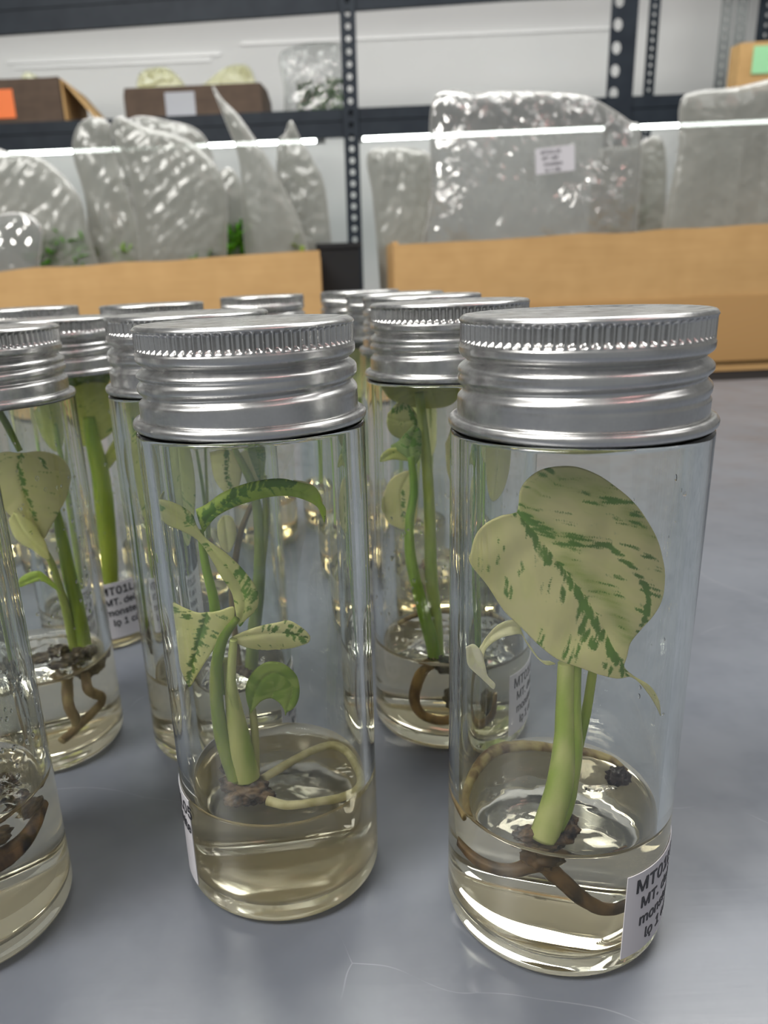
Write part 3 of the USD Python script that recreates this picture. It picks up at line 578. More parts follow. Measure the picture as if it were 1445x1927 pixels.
# A: one broad heart-shaped leaf
A = thing('plantlet', 'plantlet with one broad cream and green heart-shaped leaf', 'plantlet', (*VIALS['A'], 0), group=PL)
A_LEAF = [(-7.34, 58.87), (-7.23, 59.99), (-7.11, 61.55), (-6.29, 62.85), (-4.82, 63.77), (-2.69, 64.0), (-0.74, 63.7), (1.47, 62.72), (3.52, 61.3), (5.61, 59.53), (7.55, 57.28), (9.11, 54.67), (10.02, 52.03), (10.32, 50.1), (10.09, 47.68), (9.03, 45.5), (7.57, 43.81), (6.53, 42.34), (6.32, 40.56), (6.23, 38.74), (7.64, 37.23), (9.64, 35.94), (11.01, 34.0), (11.85, 31.37), (10.87, 32.92), (9.76, 34.6), (8.43, 36.26), (7.18, 37.12), (5.53, 37.07), (3.6, 37.69), (1.19, 38.59), (-1.69, 39.78), (-4.12, 41.83), (-6.53, 44.48), (-8.19, 46.31), (-10.09, 49.6), (-11.83, 52.44), (-11.86, 54.22), (-11.45, 56.3), (-10.49, 57.64), (-9.19, 58.49), (-7.89, 58.78)]
A_MID = [(-7.34, 58.87), (-5.16, 56.25), (-2.33, 52.6), (0.59, 48.61), (3.14, 44.53), (5.03, 40.62), (6.65, 37.8), (8.41, 36.53), (10.24, 34.57), (11.85, 31.37)]
A_ST = [([(-7.4, 58.9), (-5.1, 57.1), (-3.3, 56.0), (-1.1, 55.3), (1.1, 54.9), (2.9, 54.6)], .75, 0.95), ([(2.9, 54.6), (4.6, 53.1), (5.9, 51.7), (7.3, 50.0), (8.1, 48.0), (8.0, 45.6), (7.2, 43.6)], .42, 0.95),
        ([(-6.9, 58.2), (-5.6, 56.3), (-4.4, 54.2), (-3.7, 52.8)], .6, .95), ([(-4.8, 52.2), (-4.4, 50.6), (-4.2, 48.9), (-2.5, 47.1)], .9, .5), ([(-2.6, 52.6), (-0.7, 49.7), (1.0, 46.9), (2.8, 43.8), (4.7, 40.5), (6.5, 37.8)], .55, .95),
        ([(0.6, 46.6), (1.1, 43.9), (2.2, 41.7)], .8, .8), ([(-7.2, 59.7), (-6.8, 61.3), (-5.9, 62.5), (-4.2, 63.5)], .7, .6), ([(-6.8, 60.3), (-4.1, 60.5), (-1.1, 60.2)], 1.0, .45), ([(-3.5, 62.0), (-1.7, 61.3), (0.1, 60.3)], .8, .5),
        ([(-1.9, 52.7), (1.4, 50.0), (4.1, 47.1), (6.6, 42.9)], .9, .45), ([(5.7, 58.2), (7.3, 56.5), (8.8, 54.2)], .8, .55), ([(3.3, 39.5), (4.7, 38.4)], .5, .7), ([(-5.5, 60.5), (0, 60.5), (5, 57), (8, 53)], 2.4, .50), ([(-5, 58), (1, 56.5), (5, 54.5)], 1.6, .5), ([(-4.6, 53), (-3.4, 50), (-1, 46.5)], 1.3, .5), ([(2, 49), (6, 45), (7.5, 47)], 1.6, .46), ([(9.4, 52), (9, 48)], 0.9, .5)]
A_WA = [([(-1.9, 53.2), (1.4, 50.0), (4.1, 47.1), (6.2, 42.9)], 1.1, .55), ([(-6.5, 59.5), (-5, 61.5), (-2, 62.2), (2, 60.5)], 1.6, .42), ([(-6.5, 58.6), (-3.3, 56.2), (0, 55.2)], 1.0, .55), ([(5, 58.5), (8.5, 55)], 1.0, .4)]
leaf(A, A_LEAF, A_MID, -4.2, label='broad variegated heart-shaped leaf', step=0.13, freq=1.7, cup=0.016, tilt=-0.05, lean=-0.06, wave=0.5, seed=3, streaks=A_ST, washes=A_WA, green=0.42, base=np.array([0.68, 0.655, 0.40]), back=PALE)
stem(A, 'stalk', [(-3.7, -7.6, 17.3), (-2.8, -7.0, 19.8), (-1.6, -6.1, 23.7), (-0.8, -4.6, 28.0), (-0.5, -3.1, 32.8), (-0.3, -1.8, 38.7)], [1.75, 1.7, 1.55, 1.25, 1.1, 1.0], (0.55, 0.58, 0.28), (0.33, 0.44, 0.10), 2)
stem(A, 'stalk', [(-2.2, -6.8, 18.3), (-0.9, -6.0, 21.0), (-0.1, -5.1, 24.9), (0.5, -4.1, 28.8), (0.6, -2.6, 34.0), (0.9, -1.6, 38.6)], [1.2, 1.25, 1.2, 1.0, .9, .8], (0.42, 0.50, 0.15), (0.26, 0.40, 0.06), 5)
stem(A, 'stalk', [(0.2, -4.2, 21.5), (0.9, -3.1, 24.5), (1.9, -2.1, 27.9), (2.9, -1.1, 31.5), (3.6, -0.6, 37.6)], [.6, .7, .65, .6, .55], (0.42, 0.48, 0.12), (0.26, 0.38, 0.05), 6)
leaf(A, [(-1.72, 37.9), (-2.96, 38.23), (-3.99, 39.63), (-5.03, 41.28), (-5.81, 43.16), (-6.56, 44.12), (-8.23, 43.54), (-9.63, 41.76), (-10.81, 39.68), (-11.28, 38.36), (-10.29, 38.04), (-9.84, 39.91), (-8.65, 41.19), (-6.98, 42.03), (-5.53, 41.83), (-4.75, 40.47), (-3.46, 38.52), (-2.2, 37.51), (-0.97, 37.45)],
     [(-1.22, 37.6), (-3.21, 38.37), (-4.51, 40.45), (-6.29, 43.06), (-8.44, 42.37), (-10.33, 40.2), (-10.83, 38.2)], 0.0, label='pale curled leaf', cup=-0.25, seed=8, green=0.0, base=np.array([0.80, 0.80, 0.58]), wave=0.4, veins=False)
leaf(A, [(-12.2, 41.4), (-11.4, 41.8), (-10.6, 40.8), (-10.2, 39.3), (-9.8, 37.4), (-8.9, 36.2), (-9.1, 35.5), (-9.9, 36.4), (-11.0, 37.7), (-12.0, 39.1)], [(-11.7, 41.5), (-11, 39.3), (-9.0, 35.8)], -2.2, label='white leaf tip pressed on the glass', cup=-0.1, seed=9, green=0.05, base=np.array([0.8, 0.8, 0.7]), veins=False)
root(A, [(-11.9, -3.6, 17.7), (-12.2, 0.6, 18.6), (-10.2, 6.2, 18.4), (-8.0, 9.0, 18.7), (-5.2, 10.9, 18.6), (-1.2, 11.6, 18.3), (2.1, 10.9, 18.2), (6.5, 9.6, 18.2), (10.0, 7.2, 18.2), (11.6, 4.6, 17.8)], [.55, .7, .85, .95, .9, .8, .7, .65, .6, .4], BROWN, TAN, 3, label='brown root arching along the glass')
root(A, [(-12.2, -2.0, 12.8), (-9.6, -5.2, 12.2), (-6.4, -7.0, 13.0), (-3.6, -7.4, 14.6), (-1.4, -7.6, 12.5), (1.6, -7.6, 9.0), (4.6, -7.0, 7.4), (8.6, -5.0, 8.6)], [.8, .95, .95, 1.15, 1.0, .95, .85, .6], DARK, (0.20, 0.12, 0.05), 4, label='brown root inside the agar')
crown(A, [((-5.2, -7.1, 17.6), 1.7, (1.2, .8, .6)), ((-2.6, -7.6, 17.2), 1.9, (1.2, .8, .6)), ((-0.4, -6.6, 17.6), 1.4, (1, .9, .9)), ((0.3, -5.6, 18.3), .8, (1, 1, 1)), ((-3.4, -7.3, 15.4), 1.8, (1.2, .9, 1.0))], 2)
part(A, 'root_fragment', blob((9.6, 3.4, 18.0), 1.5, (1.1, 1.0, .8), 0.6, 2.2, 5, 3), 'root', tint=DARK, label='loose dark root fragment')
part(A, 'root_fragment', blob((6.2, 1.0, 18.1), .9, (2.2, .7, .25), 0.6, 2.2, 7, 3), 'gel_top')

# B: arching leaf, twisted leaf, small leaves and a root loop
B = thing('plantlet', 'many-leaved plantlet with an arching green leaf, twisted leaf and pale root loop', 'plantlet', (*VIALS['B'], 0), group=PL)
leaf(B, [(-7.79, 57.08), (-6.15, 57.92), (-4.04, 59.31), (-1.31, 60.32), (1.35, 60.81), (3.55, 60.84), (5.27, 60.41), (7.43, 59.7), (8.15, 58.65), (8.42, 57.49), (8.86, 56.56), (8.62, 54.83), (8.23, 55.89), (7.73, 57.07), (6.45, 57.93), (4.72, 58.46), (2.73, 58.55), (0.28, 58.2), (-2.43, 57.52), (-4.74, 56.48), (-6.2, 55.15), (-6.96, 54.25), (-7.29, 55.43)],
     [(-7.16, 54.49), (-5.87, 56.3), (-2.33, 58.66), (1.72, 59.84), (5.0, 59.47), (7.35, 58.23), (8.49, 56.57), (8.62, 54.83)], -2.8, label='arching green leaf', step=.18, cup=0.30, seed=11, base=np.array([0.42, 0.60, 0.09]), green=0.45, streaks=[([(-7, 56), (-3, 58.6), (1, 60.3), (5, 60.2)], .8, .95)], washes=[([(-7, 55), (-3, 58), (1, 59.4), (6, 59)], 1.2, .6)])
leaf(B, [(5.0, 60.5), (6.6, 60.2), (7.7, 59.5), (8.3, 58.4), (8.45, 57.3), (7.2, 57.9), (6.0, 59.2)], [(5.0, 60.4), (6.9, 59.2), (8.3, 57.5)], -2.2, label='cream underside of the arching leaf tip', green=0.05, seed=12, base=np.array([.74, .76, .5]), step=.2)
leaf(B, [(-12.4, 59.3), (-10.9, 59.2), (-9.0, 58.3), (-7.8, 57.1), (-7.3, 55.3), (-6.4, 53.8), (-4.5, 52.3), (-2.9, 50.6), (-1.7, 48.9), (-0.6, 46.9), (-0.4, 45.2), (-0.9, 43.7), (-2.2, 42.6), (-3.2, 41.6), (-3.5, 44.1), (-3.9, 46.3), (-5.1, 48.8), (-6.2, 51.5), (-7.5, 53.7), (-9.4, 55.1), (-11.1, 55.9), (-12.0, 57.3)],
     [(-3.2, 41.6), (-2.2, 45.0), (-3.1, 48.5), (-5.1, 51.4), (-7.0, 54.3), (-9.0, 56.7), (-11.0, 58.2), (-12.4, 59.3)], -4.4, label='twisted speckled leaf', step=.18, cup=0.10, seed=13, base=np.array([0.50, 0.53, 0.26]), green=0.55, streaks=[([(-1.2, 44), (-1.2, 47), (-3, 50.2)], 1.1, .62), ([(-9.5, 57.5), (-6.6, 54.4)], .8, .25)], wave=.5)
leaf(B, [(-12.2, 44.3), (-11.6, 45.1), (-10.0, 44.6), (-8.0, 44.0), (-5.7, 44.1), (-4.0, 44.5), (-3.6, 44.1), (-3.9, 42.6), (-5.1, 40.9), (-6.7, 38.7), (-8.3, 36.4), (-9.4, 34.7), (-10.5, 33.1), (-10.9, 34.5), (-11.6, 36.8), (-12.0, 39.5), (-12.3, 41.8)],
     [(-7.1, 44.0), (-7.8, 42.0), (-8.8, 39.0), (-9.8, 36.0), (-10.5, 33.1)], -5.0, label='cream heart-shaped leaf with green streaks', step=.17, cup=0.05, seed=14, base=np.array([0.72, 0.74, 0.38]), green=0.35, streaks=[([(-7.2, 43.5), (-8.2, 40.6), (-9.6, 37), (-10.4, 33.6)], .55, .95), ([(-6.0, 41.6), (-8.0, 38.4)], .5, .6), ([(-11.8, 44.4), (-9.6, 43.6)], .6, .7), ([(-6.4, 43.2), (-4.4, 43.0)], .5, .4)])
leaf(B, [(-4.4, 40.2), (-3.1, 41.0), (-0.8, 41.9), (1.8, 42.4), (3.4, 42.5), (4.9, 41.5), (5.9, 40.1), (5.7, 39.1), (4.5, 38.4), (2.6, 37.6), (0.7, 37.4), (-1.1, 37.7), (-2.7, 38.6)], [(-4.4, 40.2), (-1.3, 40.7), (2.1, 40.8), (5.8, 39.7)], -5.2, label='cream oval leaf', step=.17, cup=0.12, seed=15, base=np.array([0.76, 0.78, 0.45]), green=0.3, lean=-.25, streaks=[([(0.2, 41.8), (2.6, 41.0), (5.4, 39.4)], .6, .85), ([(3, 42.2), (5, 41)], .4, .6)])
leaf(B, [(-2.9, 27.88), (-3.28, 30.62), (-3.13, 32.49), (-2.16, 34.3), (-0.65, 35.54), (0.78, 35.81), (2.39, 35.26), (3.71, 33.75), (4.07, 31.87), (3.84, 30.0), (3.16, 28.68), (2.15, 27.91), (1.88, 27.37), (1.71, 28.47), (1.06, 29.59), (-0.09, 30.19), (-1.31, 29.85), (-2.36, 28.67)], [(-2.88, 28.15), (-1.62, 32.15), (0.66, 34.16), (3.12, 31.92), (1.9, 27.64)], -3.8, label='plain green rounded leaf', step=.2, cup=0.05, seed=16, base=np.array([0.17, 0.27, 0.035]), green=0.0, veins=False)
stem(B, 'stalk', [(-3.2, -5.8, 43.3), (-5.4, -5.3, 40.1), (-6.7, -4.8, 35.6), (-7.2, -4.3, 30.1), (-7.0, -3.8, 24.3), (-5.6, -3.4, 17.6)], [.45, .75, .85, .95, 1.2, 1.5], (0.34, 0.40, 0.08), (0.19, 0.30, 0.03), 11)
stem(B, 'stalk', [(-5.6, -3.6, 36.5), (-5.3, -3.7, 33.8), (-5.1, -3.6, 28.8), (-4.8, -3.5, 23.7), (-4.3, -3.3, 17.4)], [.5, .9, 1.35, 1.75, 1.9], (0.55, 0.58, 0.25), (0.30, 0.42, 0.08), 12)
stem(B, 'stalk', [(-7.3, -2.7, 54.6), (-7.1, -2.8, 49.8), (-6.6, -2.3, 44.2), (-6.9, -1.8, 38.5), (-6.3, -2.3, 30.6)], [.45, .6, .75, .7, .6], (0.34, 0.50, 0.08), (0.28, 0.46, 0.06), 13)
stem(B, 'stalk', [(-3.9, -5.6, 40.3), (-4.5, -5.2, 36.5), (-4.9, -4.8, 33.1), (-4.7, -4.1, 29.0)], [.5, .6, .65, .5], (0.62, 0.66, 0.34), (0.5, 0.58, 0.22), 14)
stem(B, 'stalk', [(-2.7, -2.8, 28.4), (-2.7, -2.8, 23.8), (-3.2, -2.9, 17.5)], [.5, .6, .7], (0.40, 0.40, 0.18), (0.34, 0.38, 0.12), 15)
root(B, [(-2.4, -1.5, 15.8), (1.6, 2.4, 15.9), (5.2, 5.2, 16.0), (8.6, 6.2, 16.0), (11.0, 3.2, 15.9), (11.9, -1.8, 15.8), (11.0, -5.0, 15.8), (8.6, -6.6, 15.7), (5.2, -7.3, 15.7), (1.6, -7.6, 15.6), (-1.2, -6.6, 15.8)], [.6, .65, .6, .62, .68, .7, .66, .6, .6, .62, .7], (0.48, 0.42, 0.20), (0.66, 0.60, 0.34), 11, 0.06, label='pale looping root')
crown(B, [((-6.0, -3.4, 16.6), 1.9, (1.1, .9, .8)), ((-3.4, -4.6, 16.2), 2.0, (1.2, .9, .7)), ((-1.6, -5.6, 15.8), 1.3, (1.1, .8, .8)), ((-5.4, -5.6, 15.4), 1.6, (1.2, .8, .7)), ((-7.6, -1.4, 17.8), .6, (1.6, .7, 1.4)), ((-4.2, -4.0, 14.4), 1.9, (1.1, 1, 1))], 12, (DARK, (0.20, 0.13, 0.07)))

# C: two long stalks, dark curled leaf, cream leaf behind
C = thing('plantlet', 'plantlet with two long green stalks and a small dark curled leaf', 'plantlet', (*VIALS['C'], 0), group=PL)
leaf(C, [(-6.3, 50.6), (-8.5, 50.1), (-10.4, 48.9), (-11.6, 47.0), (-12.3, 45.1), (-12.3, 43.2), (-11.7, 41.1), (-10.2, 39.9), (-8.0, 39.2), (-6.0, 40.1), (-5.4, 44.4), (-5.6, 48.3)], [(-6.5, 50.4), (-8.6, 46.1), (-8.0, 39.2)], 1.9, label='cream leaf', cup=.05, seed=31, base=np.array([.74, .76, .46]), green=.1, streaks=[([(-8.2, 46.5), (-8.1, 41)], .4, .8)])
leaf(C, [(-12.3, 53.14), (-11.8, 54.55), (-10.6, 55.56), (-9.0, 55.66), (-7.6, 54.87), (-6.5, 53.0), (-8.0, 53.25), (-10.0, 53.53), (-11.4, 53.25)], [(-6.6, 53.0), (-9.3, 54.77), (-12.2, 53.3)], -2.1, label='pointed yellow-green leaf', cup=.1, seed=32, base=np.array([.50, .56, .20]), green=.3)
leaf(C, [(-7.12, 53.61), (-8.88, 54.95), (-10.29, 55.73), (-8.85, 56.92), (-7.77, 58.3), (-6.34, 59.65), (-5.29, 58.9), (-4.96, 56.75), (-5.15, 54.6), (-6.06, 52.83)], [(-6.77, 53.23), (-7.09, 55.77), (-5.82, 59.45)], -3.1, label='dark curled leaf', cup=.2, seed=33, base=np.array([.20, .30, .10]), green=1.0, wave=.6)
leaf(C, [(-10.72, 61.15), (-8.69, 62.86), (-6.53, 62.23), (-5.46, 60.92), (-5.12, 58.72), (-6.23, 56.57), (-8.44, 56.3), (-10.25, 57.48), (-10.94, 59.34)], [(-5.29, 59.83), (-8.02, 59.58), (-10.73, 60.43)], 1.9, label='pale leaf with a dark green fold', cup=.1, seed=34, base=np.array([.50, .54, .26]), green=.3, streaks=[([(-9.6, 61.6), (-7, 61.8), (-5.6, 59)], .6, 1.0)])
leaf(C, [(-12, 66), (-6, 67), (0, 67.3), (2, 67), (2.6, 65.5), (2.2, 63), (0, 61.6), (-5, 61.6), (-10, 63.5)], [(-3, 66.8), (-2, 63)], 4.0, label='broad yellow-green leaf under the cap', cup=-.02, seed=35, base=np.array([.46, .50, .20]), green=.1)
leaf(C, [(0, 55), (2, 60), (5, 63), (8, 60), (9, 53), (7, 47), (3, 45), (0.5, 49)], [(3, 61), (5, 54), (4, 46)], 2.5, label='pale cream leaf behind the stalks', cup=.04, seed=36, base=np.array([.66, .66, .42]), green=.2)
stem(C, 'stalk', [(-6.9, -3.1, 54.2), (-6.5, -3.1, 48.0), (-7.4, -4.1, 42.4), (-7.3, -5.1, 35.6), (-5.7, -6.1, 27.6), (-4.0, -6.9, 20.4), (-3.3, -7.3, 16.2)], [.6, .75, .8, 1.0, 1.05, 1.2, 1.25], (0.24, 0.40, 0.05), (0.15, 0.30, 0.03), 21)
stem(C, 'stalk', [(-5.1, -0.1, 65.0), (-4.0, -0.6, 53.2), (-3.6, -1.6, 43.5), (-3.5, -3.1, 31.6), (-3.0, -5.1, 23.8), (-2.8, -7.1, 16.5)], [.8, .95, 1.0, 1.1, 1.2, 1.2], (0.38, 0.46, 0.16), (0.28, 0.40, 0.08), 22)
root(C, [(-3.0, -7.2, 16.4), (-5.4, -7.4, 14.0), (-6.6, -7.4, 9.0), (-5.2, -7.4, 5.4), (-1.5, -7.8, 4.4), (2.4, -7.6, 6.4), (3.2, -7.2, 10.6)], [.8, 1.0, 1.0, .95, .95, .9, .6], (0.12, 0.06, 0.02), (0.42, 0.26, 0.08), 23, .08, label='brown ring-shaped root in the agar')
root(C, [(-9.6, 7.2, 17.4), (-6, 9.8, 17.9), (-1, 11.3, 18.1), (4, 10.9, 18.0), (9, 8, 17.6)], [.5, .6, .7, .6, .4], BROWN, TAN, 24, label='thin brown root along the glass')
crown(C, [((-3.0, -7.2, 16.6), 1.5, (1.1, .9, .8)), ((-1.0, -7.2, 15.2), 1.6, (1.2, .9, .7)), ((0.6, -7.0, 9), 2.0, (1, .6, 1.3))], 22, (DARK, (0.10, 0.10, 0.03)))

# E: hanging cream leaf
E_ = thing('plantlet', 'plantlet with a hanging cream leaf and a thick green stalk', 'plantlet', (*VIALS['E'], 0), group=PL)
leaf(E_, [(-1.0, 57.5), (1.8, 58.3), (4.6, 58.0), (7.6, 58.1), (10.1, 57.3), (11.4, 55.6), (11.7, 52.9), (10.7, 49.5), (9.1, 46.8), (7.3, 44.0), (5.6, 42.0), (3.5, 43.5), (0.9, 46.4), (-1.2, 49.3), (-1.9, 52.8)], [(4.6, 57.9), (3.7, 54.6), (4.2, 49.8), (5.6, 42.2)], -1.4, label='hanging cream leaf', step=.2, cup=.03, seed=41, base=np.array([.58, .58, .32]), green=.25, streaks=[([(4.8, 57.6), (4.0, 55.5), (4.2, 52), (4.8, 49), (5.2, 46)], .45, .95), ([(5, 57.8), (7.6, 56.8), (8.2, 55)], .3, .8)])
leaf(E_, [(2.3, 48.0), (3.5, 47.4), (4.9, 45.8), (5.9, 43.7), (6.9, 41.5), (7.1, 39.0), (5.8, 39.4), (4.1, 40.9), (2.2, 41.7), (1.1, 43.2), (1.0, 46.0)], [(2.3, 47.8), (3.6, 44.1), (7.0, 39.2)], -3.4, label='small pale yellow leaf', step=.2, cup=.2, seed=42, base=np.array([.70, .72, .36]), green=.15)
leaf(E_, [(0.6, 35.0), (2.2, 36.0), (4.3, 36.4), (5.5, 35.5), (6.9, 33.6), (7.7, 31.7), (6.5, 32.9), (4.7, 34.4), (2.6, 34.1), (0.5, 33.5)], [(7.7, 31.7), (4.8, 35.1), (0.6, 34.0)], -2.4, label='narrow bright green leaf', step=.2, cup=.2, seed=43, base=np.array([.36, .52, .08]), green=.2)
stem(E_, 'stalk', [(7.9, 1.6, 48.4), (8.2, 1.6, 40.3), (8.1, 2.6, 33.6), (8.2, 3.6, 26.6), (8.1, 4.0, 17.4)], [.6, 1.1, 1.35, 1.5, 1.6], (0.34, 0.46, 0.06), (0.20, 0.36, 0.03), 41)
stem(E_, 'stalk', [(4.4, -3.0, 44.4), (6.0, -0.4, 38.0), (6.5, 0.6, 32.3), (6.6, 2.1, 26.2), (6.5, 3.6, 17.6)], [.5, .6, .7, .9, 1.2], (0.46, 0.56, 0.16), (0.34, 0.46, 0.08), 42)
stem(E_, 'stalk', [(1.8, -1.5, 66.5), (3.2, -1.6, 63), (4.6, -1.5, 58.4)], [.6, .6, .5], (0.30, 0.42, 0.06), (0.2, 0.32, 0.04), 43)
crown(E_, [((7.4, 3.6, 17.6), 2.0, (1.1, 1, .8)), ((3.6, 2.4, 17.9), 1.9, (1.2, .9, .7)), ((9.6, 2.6, 17.4), 1.5, (1, 1, 1)), ((0.8, 0.2, 17.6), 1.7, (1.4, 1.2, .5)), ((5.6, -2.6, 17.4), 1.5, (1.6, 1, .5)), ((7.0, 1.4, 16.0), 2.4, (1.2, 1, 1))], 42, (DARK, (0.12, 0.09, 0.05)))
root(E_, [(7, 0, 15), (9.5, -4, 13), (10.8, -2, 9.5), (8, -5, 7.0), (5, -7, 4.8)], [.8, .9, .9, .9, .7], BROWN, (0.34, 0.25, 0.12), 44)
root(E_, [(4, 0, 15), (6, -5, 11), (7, -5.5, 6.5), (4.2, -6, 4.0)], [.9, .9, .9, .8], (0.24, 0.17, 0.09), (0.4, 0.32, 0.16), 45)

# F: thick green stem behind the labelled vial
F_ = thing('plantlet', 'plantlet with a single thick green stem behind the printed label', 'plantlet', (*VIALS['F'], 0), group=PL)
stem(F_, 'stalk', [(4.6, -2.2, 56), (4.8, -2.2, 50.0), (5.4, -2.2, 40.9), (5.2, -3.2, 27.7), (4.7, -4.2, 16.9), (4.0, -5.2, 8.2)], [1.4, 2.0, 2.3, 2.2, 2.0, 1.8], (0.34, 0.44, 0.05), (0.22, 0.36, 0.04), 51)
leaf(F_, [(-6, 58), (0, 62), (6, 64), (11, 62), (12, 56), (8, 51), (2, 49), (-4, 52)], [(4.8, 50), (4, 56), (3, 63)], -2.0, label='yellow-green leaf', cup=.05, seed=52, base=np.array([.42, .48, .12]), green=.35)
leaf(F_, [(-8, 66), (-2, 67), (6, 67), (10, 65), (8, 62), (0, 61), (-6, 62)], [(4, 62), (2, 66)], -1.0, label='dark green leaf under the cap', cup=.05, seed=53, base=np.array([.2, .3, .08]), green=.8)
leaf(F_, [(5.4, 44), (8.5, 49), (11.6, 52), (11.8, 49), (9, 45), (6, 42)], [(5.4, 43), (11.6, 51)], -1.4, label='side leaf', cup=.1, seed=54, base=np.array([.45, .52, .10]), green=.2)
root(F_, [(4, -5, 8.4), (6.5, -7, 6.8), (8.5, -7, 5), (5.5, -8.5, 4.5)], [.9, 1.0, 1.0, .7], (0.34, 0.20, 0.05), (0.5, 0.34, 0.1), 55)

# G: seen through the root-loop vial
G_ = thing('plantlet', 'cream-leaved plantlet seen through the vial with the pale root loop', 'plantlet', (*VIALS['G'], 0), group=PL)
leaf(G_, [(0.4, 57.4), (0.8, 53.6), (1.9, 51.4), (4.6, 49.6), (6.4, 52.0), (7.2, 56.6), (4.0, 58.0)], [(4.5, 57), (3.6, 50.2)], -2.0, label='cream leaf with green edge', cup=.06, seed=61, base=np.array([.74, .76, .44]), green=.15, streaks=[([(4.2, 57.5), (4.0, 53), (4.8, 50)], .6, .9)])
leaf(G_, [(6.6, 57.0), (7.4, 53.0), (8.8, 49.8), (10.2, 51.7), (10.1, 56.0), (8.4, 57.6)], [(8.4, 57), (8.8, 50)], -1.4, label='cream hanging leaf', cup=.06, seed=62, base=np.array([.72, .74, .46]), green=.1)
leaf(G_, [(0.4, 42.3), (0.8, 44.6), (2.3, 46.0), (4.2, 45.4), (4.6, 42.2), (2.7, 39.0), (1.0, 40.0)], [(2.4, 45.6), (2.6, 39.4)], -2.0, label='pale oval leaf', cup=.05, seed=63, base=np.array([.62, .62, .40]), green=.1)
leaf(G_, [(8.0, 59), (11.2, 59.5), (11.9, 57), (11.4, 54.0), (10.6, 51.6), (9.4, 54.5)], [(10.6, 51.8), (10, 58.5)], -2.0, label='dark green upper leaf', cup=.1, seed=64, base=np.array([.22, .33, .10]), green=.7)
leaf(G_, [(-11, 64), (-4, 66), (4, 66), (10, 64), (10.5, 60.5), (4, 58.5), (-3, 59), (-9, 61)], [(4, 66), (2, 59)], -3.0, label='green leaf under the cap', cup=.04, seed=65, base=np.array([.40, .48, .18]), green=.5)
leaf(G_, [(-12, 60), (-9, 62), (-5, 60), (-4, 52), (-6, 44), (-9, 40), (-11.6, 46), (-12.2, 54)], [(-8, 61), (-8.5, 50), (-8.6, 41)], -1.0, label='long green leaf against the glass', cup=.02, seed=66, base=np.array([.46, .52, .22]), green=.5)
stem(G_, 'stalk', [(5.6, -1.5, 58.5), (9.0, -2.0, 50.5), (9.3, -2.0, 40.9), (8.2, -2.2, 31.7), (6.2, -2.6, 22.0), (5.0, -3, 15)], [.6, .9, 1.1, 1.3, 1.4, 1.5], (0.34, 0.44, 0.12), (0.2, 0.33, 0.06), 61)
stem(G_, 'stalk', [(11.2, -2.0, 53.0), (11.2, -2.0, 47.7), (10.3, -2.0, 40.9), (8.7, -2.2, 33.5)], [.6, .7, .7, .7], (0.38, 0.44, 0.14), (0.3, 0.38, 0.1), 62)
stem(G_, 'stalk', [(8.6, -1.0, 47.5), (7.6, -0.6, 46.4), (5.1, -0.4, 41.5), (3.0, -0.4, 34.4), (1.9, -0.8, 28.0), (2.2, -1.5, 15)], [.5, .7, .75, .75, .75, .8], (0.24, 0.17, 0.09), (0.32, 0.24, 0.12), 63, label='browned stalk')
crown(G_, [((4.6, -3, 15.4), 2.0, (1.1, 1, .8)), ((2.0, -2, 15.4), 1.6, (1.2, .9, .7))], 62)

# D: dark crown, agar and a wandering root
D_ = thing('plantlet', 'plantlet with a dark wrinkled root mass in the front vial at the picture edge', 'plantlet', (*VIALS['D'], 0), group=PL)
crown(D_, [((2, -2, 18.2), 3.0, (1.4, 1.1, .3)), ((6, 3, 18.6), 2.4, (1.2, 1.0, .3)), ((7, -6, 17.6), 2.6, (1.3, .9, .4)), ((9.6, 0, 17.6), 1.6, (1, 1.2, .6))], 72, (DARK, (0.16, 0.10, 0.05)))
root(D_, [(2, -6, 17), (6, -8.4, 15.5), (9.2, -6.6, 14.8), (11.0, -3.0, 15.5), (10.8, 1.5, 16.8)], [.9, 1.5, 1.6, 1.3, .8], DARK, (0.30, 0.17, 0.07), 71, .14)
root(D_, [(-6, -6, 15), (-3, -9, 10), (1, -10.2, 7.5), (5, -9.6, 9)], [.8, .9, .8, .6], BROWN, TAN, 72)
stem(D_, 'stalk', [(1, -1, 20), (0.5, -1.5, 30), (-1, -2, 44), (-2, -2, 56)], [1.6, 1.4, 1.1, .8], (0.36, 0.44, 0.12), (0.22, 0.34, 0.06), 73)
stem(D_, 'stalk', [(4, -3, 20), (7.2, -5, 28), (9.5, -4, 35), (10.6, -3, 40)], [.8, .7, .6, .5], (0.5, 0.58, 0.22), (0.36, 0.48, 0.1), 74)
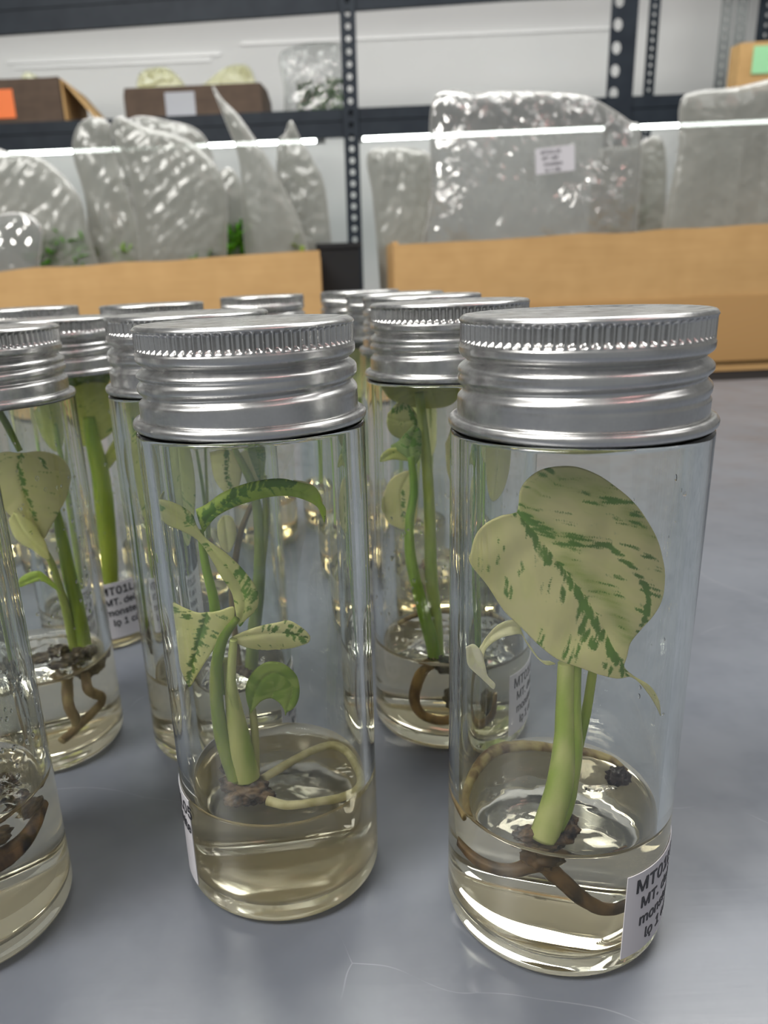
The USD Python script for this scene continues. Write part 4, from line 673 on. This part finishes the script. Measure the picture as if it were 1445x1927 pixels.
leaf(D_, [(9.2, 38), (10.4, 42), (11.6, 45), (11.4, 41), (10.2, 36.5), (9.0, 35)], [(9.2, 36), (11.5, 44.5)], -3.0, label='small pale leaf', seed=75, base=np.array([.66, .70, .36]), green=.2)
leaf(D_, [(-9, 56), (-6, 62), (0, 64), (5, 61), (5, 54), (0, 49), (-5, 50)], [(-2, 63), (-1, 50)], -3, label='cream leaf', cup=.03, seed=76, base=np.array([.6, .62, .34]), green=.4)

# J and the vials behind: one small plantlet, copied
J_ = thing('plantlet', 'plantlet in the vial between the labelled and the root-loop vials', 'plantlet', (*VIALS['J'], 0), group=PL)
leaf(J_, [(-9, 52), (-7, 58), (-1, 61), (4, 58), (5, 51), (1, 44), (-5, 45)], [(-2, 60), (-1.5, 45)], -2, label='cream leaf', step=.4, cup=.03, seed=81, base=np.array([.66, .68, .36]), green=.35)
leaf(J_, [(2, 62), (7, 64), (10, 58), (8, 50), (4, 52)], [(6, 63), (6, 51)], 1, label='green leaf', step=.4, cup=.05, seed=82, base=np.array([.3, .42, .1]), green=.6)
stem(J_, 'stalk', [(0, 0, 14.4), (0.6, 0, 30), (-1, -1, 46), (-1.5, -1.6, 56)], [1.4, 1.2, 1.0, .7], (0.38, 0.46, 0.14), (0.22, 0.36, 0.06), 83, n=30, sides=10)
stem(J_, 'stalk', [(1, 1, 14.4), (3, 1, 32), (5.6, 1, 52)], [1.0, .9, .6], (0.38, 0.46, 0.14), (0.22, 0.36, 0.06), 84, n=30, sides=10)
crown(J_, [((0.5, 0.4, 14.6), 2.4, (1.2, 1, .6))], 82)
for k, lab in (('K3', 'plantlet in the second vial of the column behind the ringed-root vial'), ('K2', 'plantlet in the third vial of the column behind the ringed-root vial'), ('K1', 'plantlet in the last vial of the column behind the ringed-root vial'),
               ('H', 'plantlet in the farthest vial behind the root-loop vial'), ('L1', 'plantlet in the vial behind the labelled vial, near the tan box'), ('L2', 'plantlet in the outermost vial beside the picture edge')):
    copy_of(J_, 'plantlet', (*VIALS[k], 0), lab, rz=53.0 * len(lab) % 360)
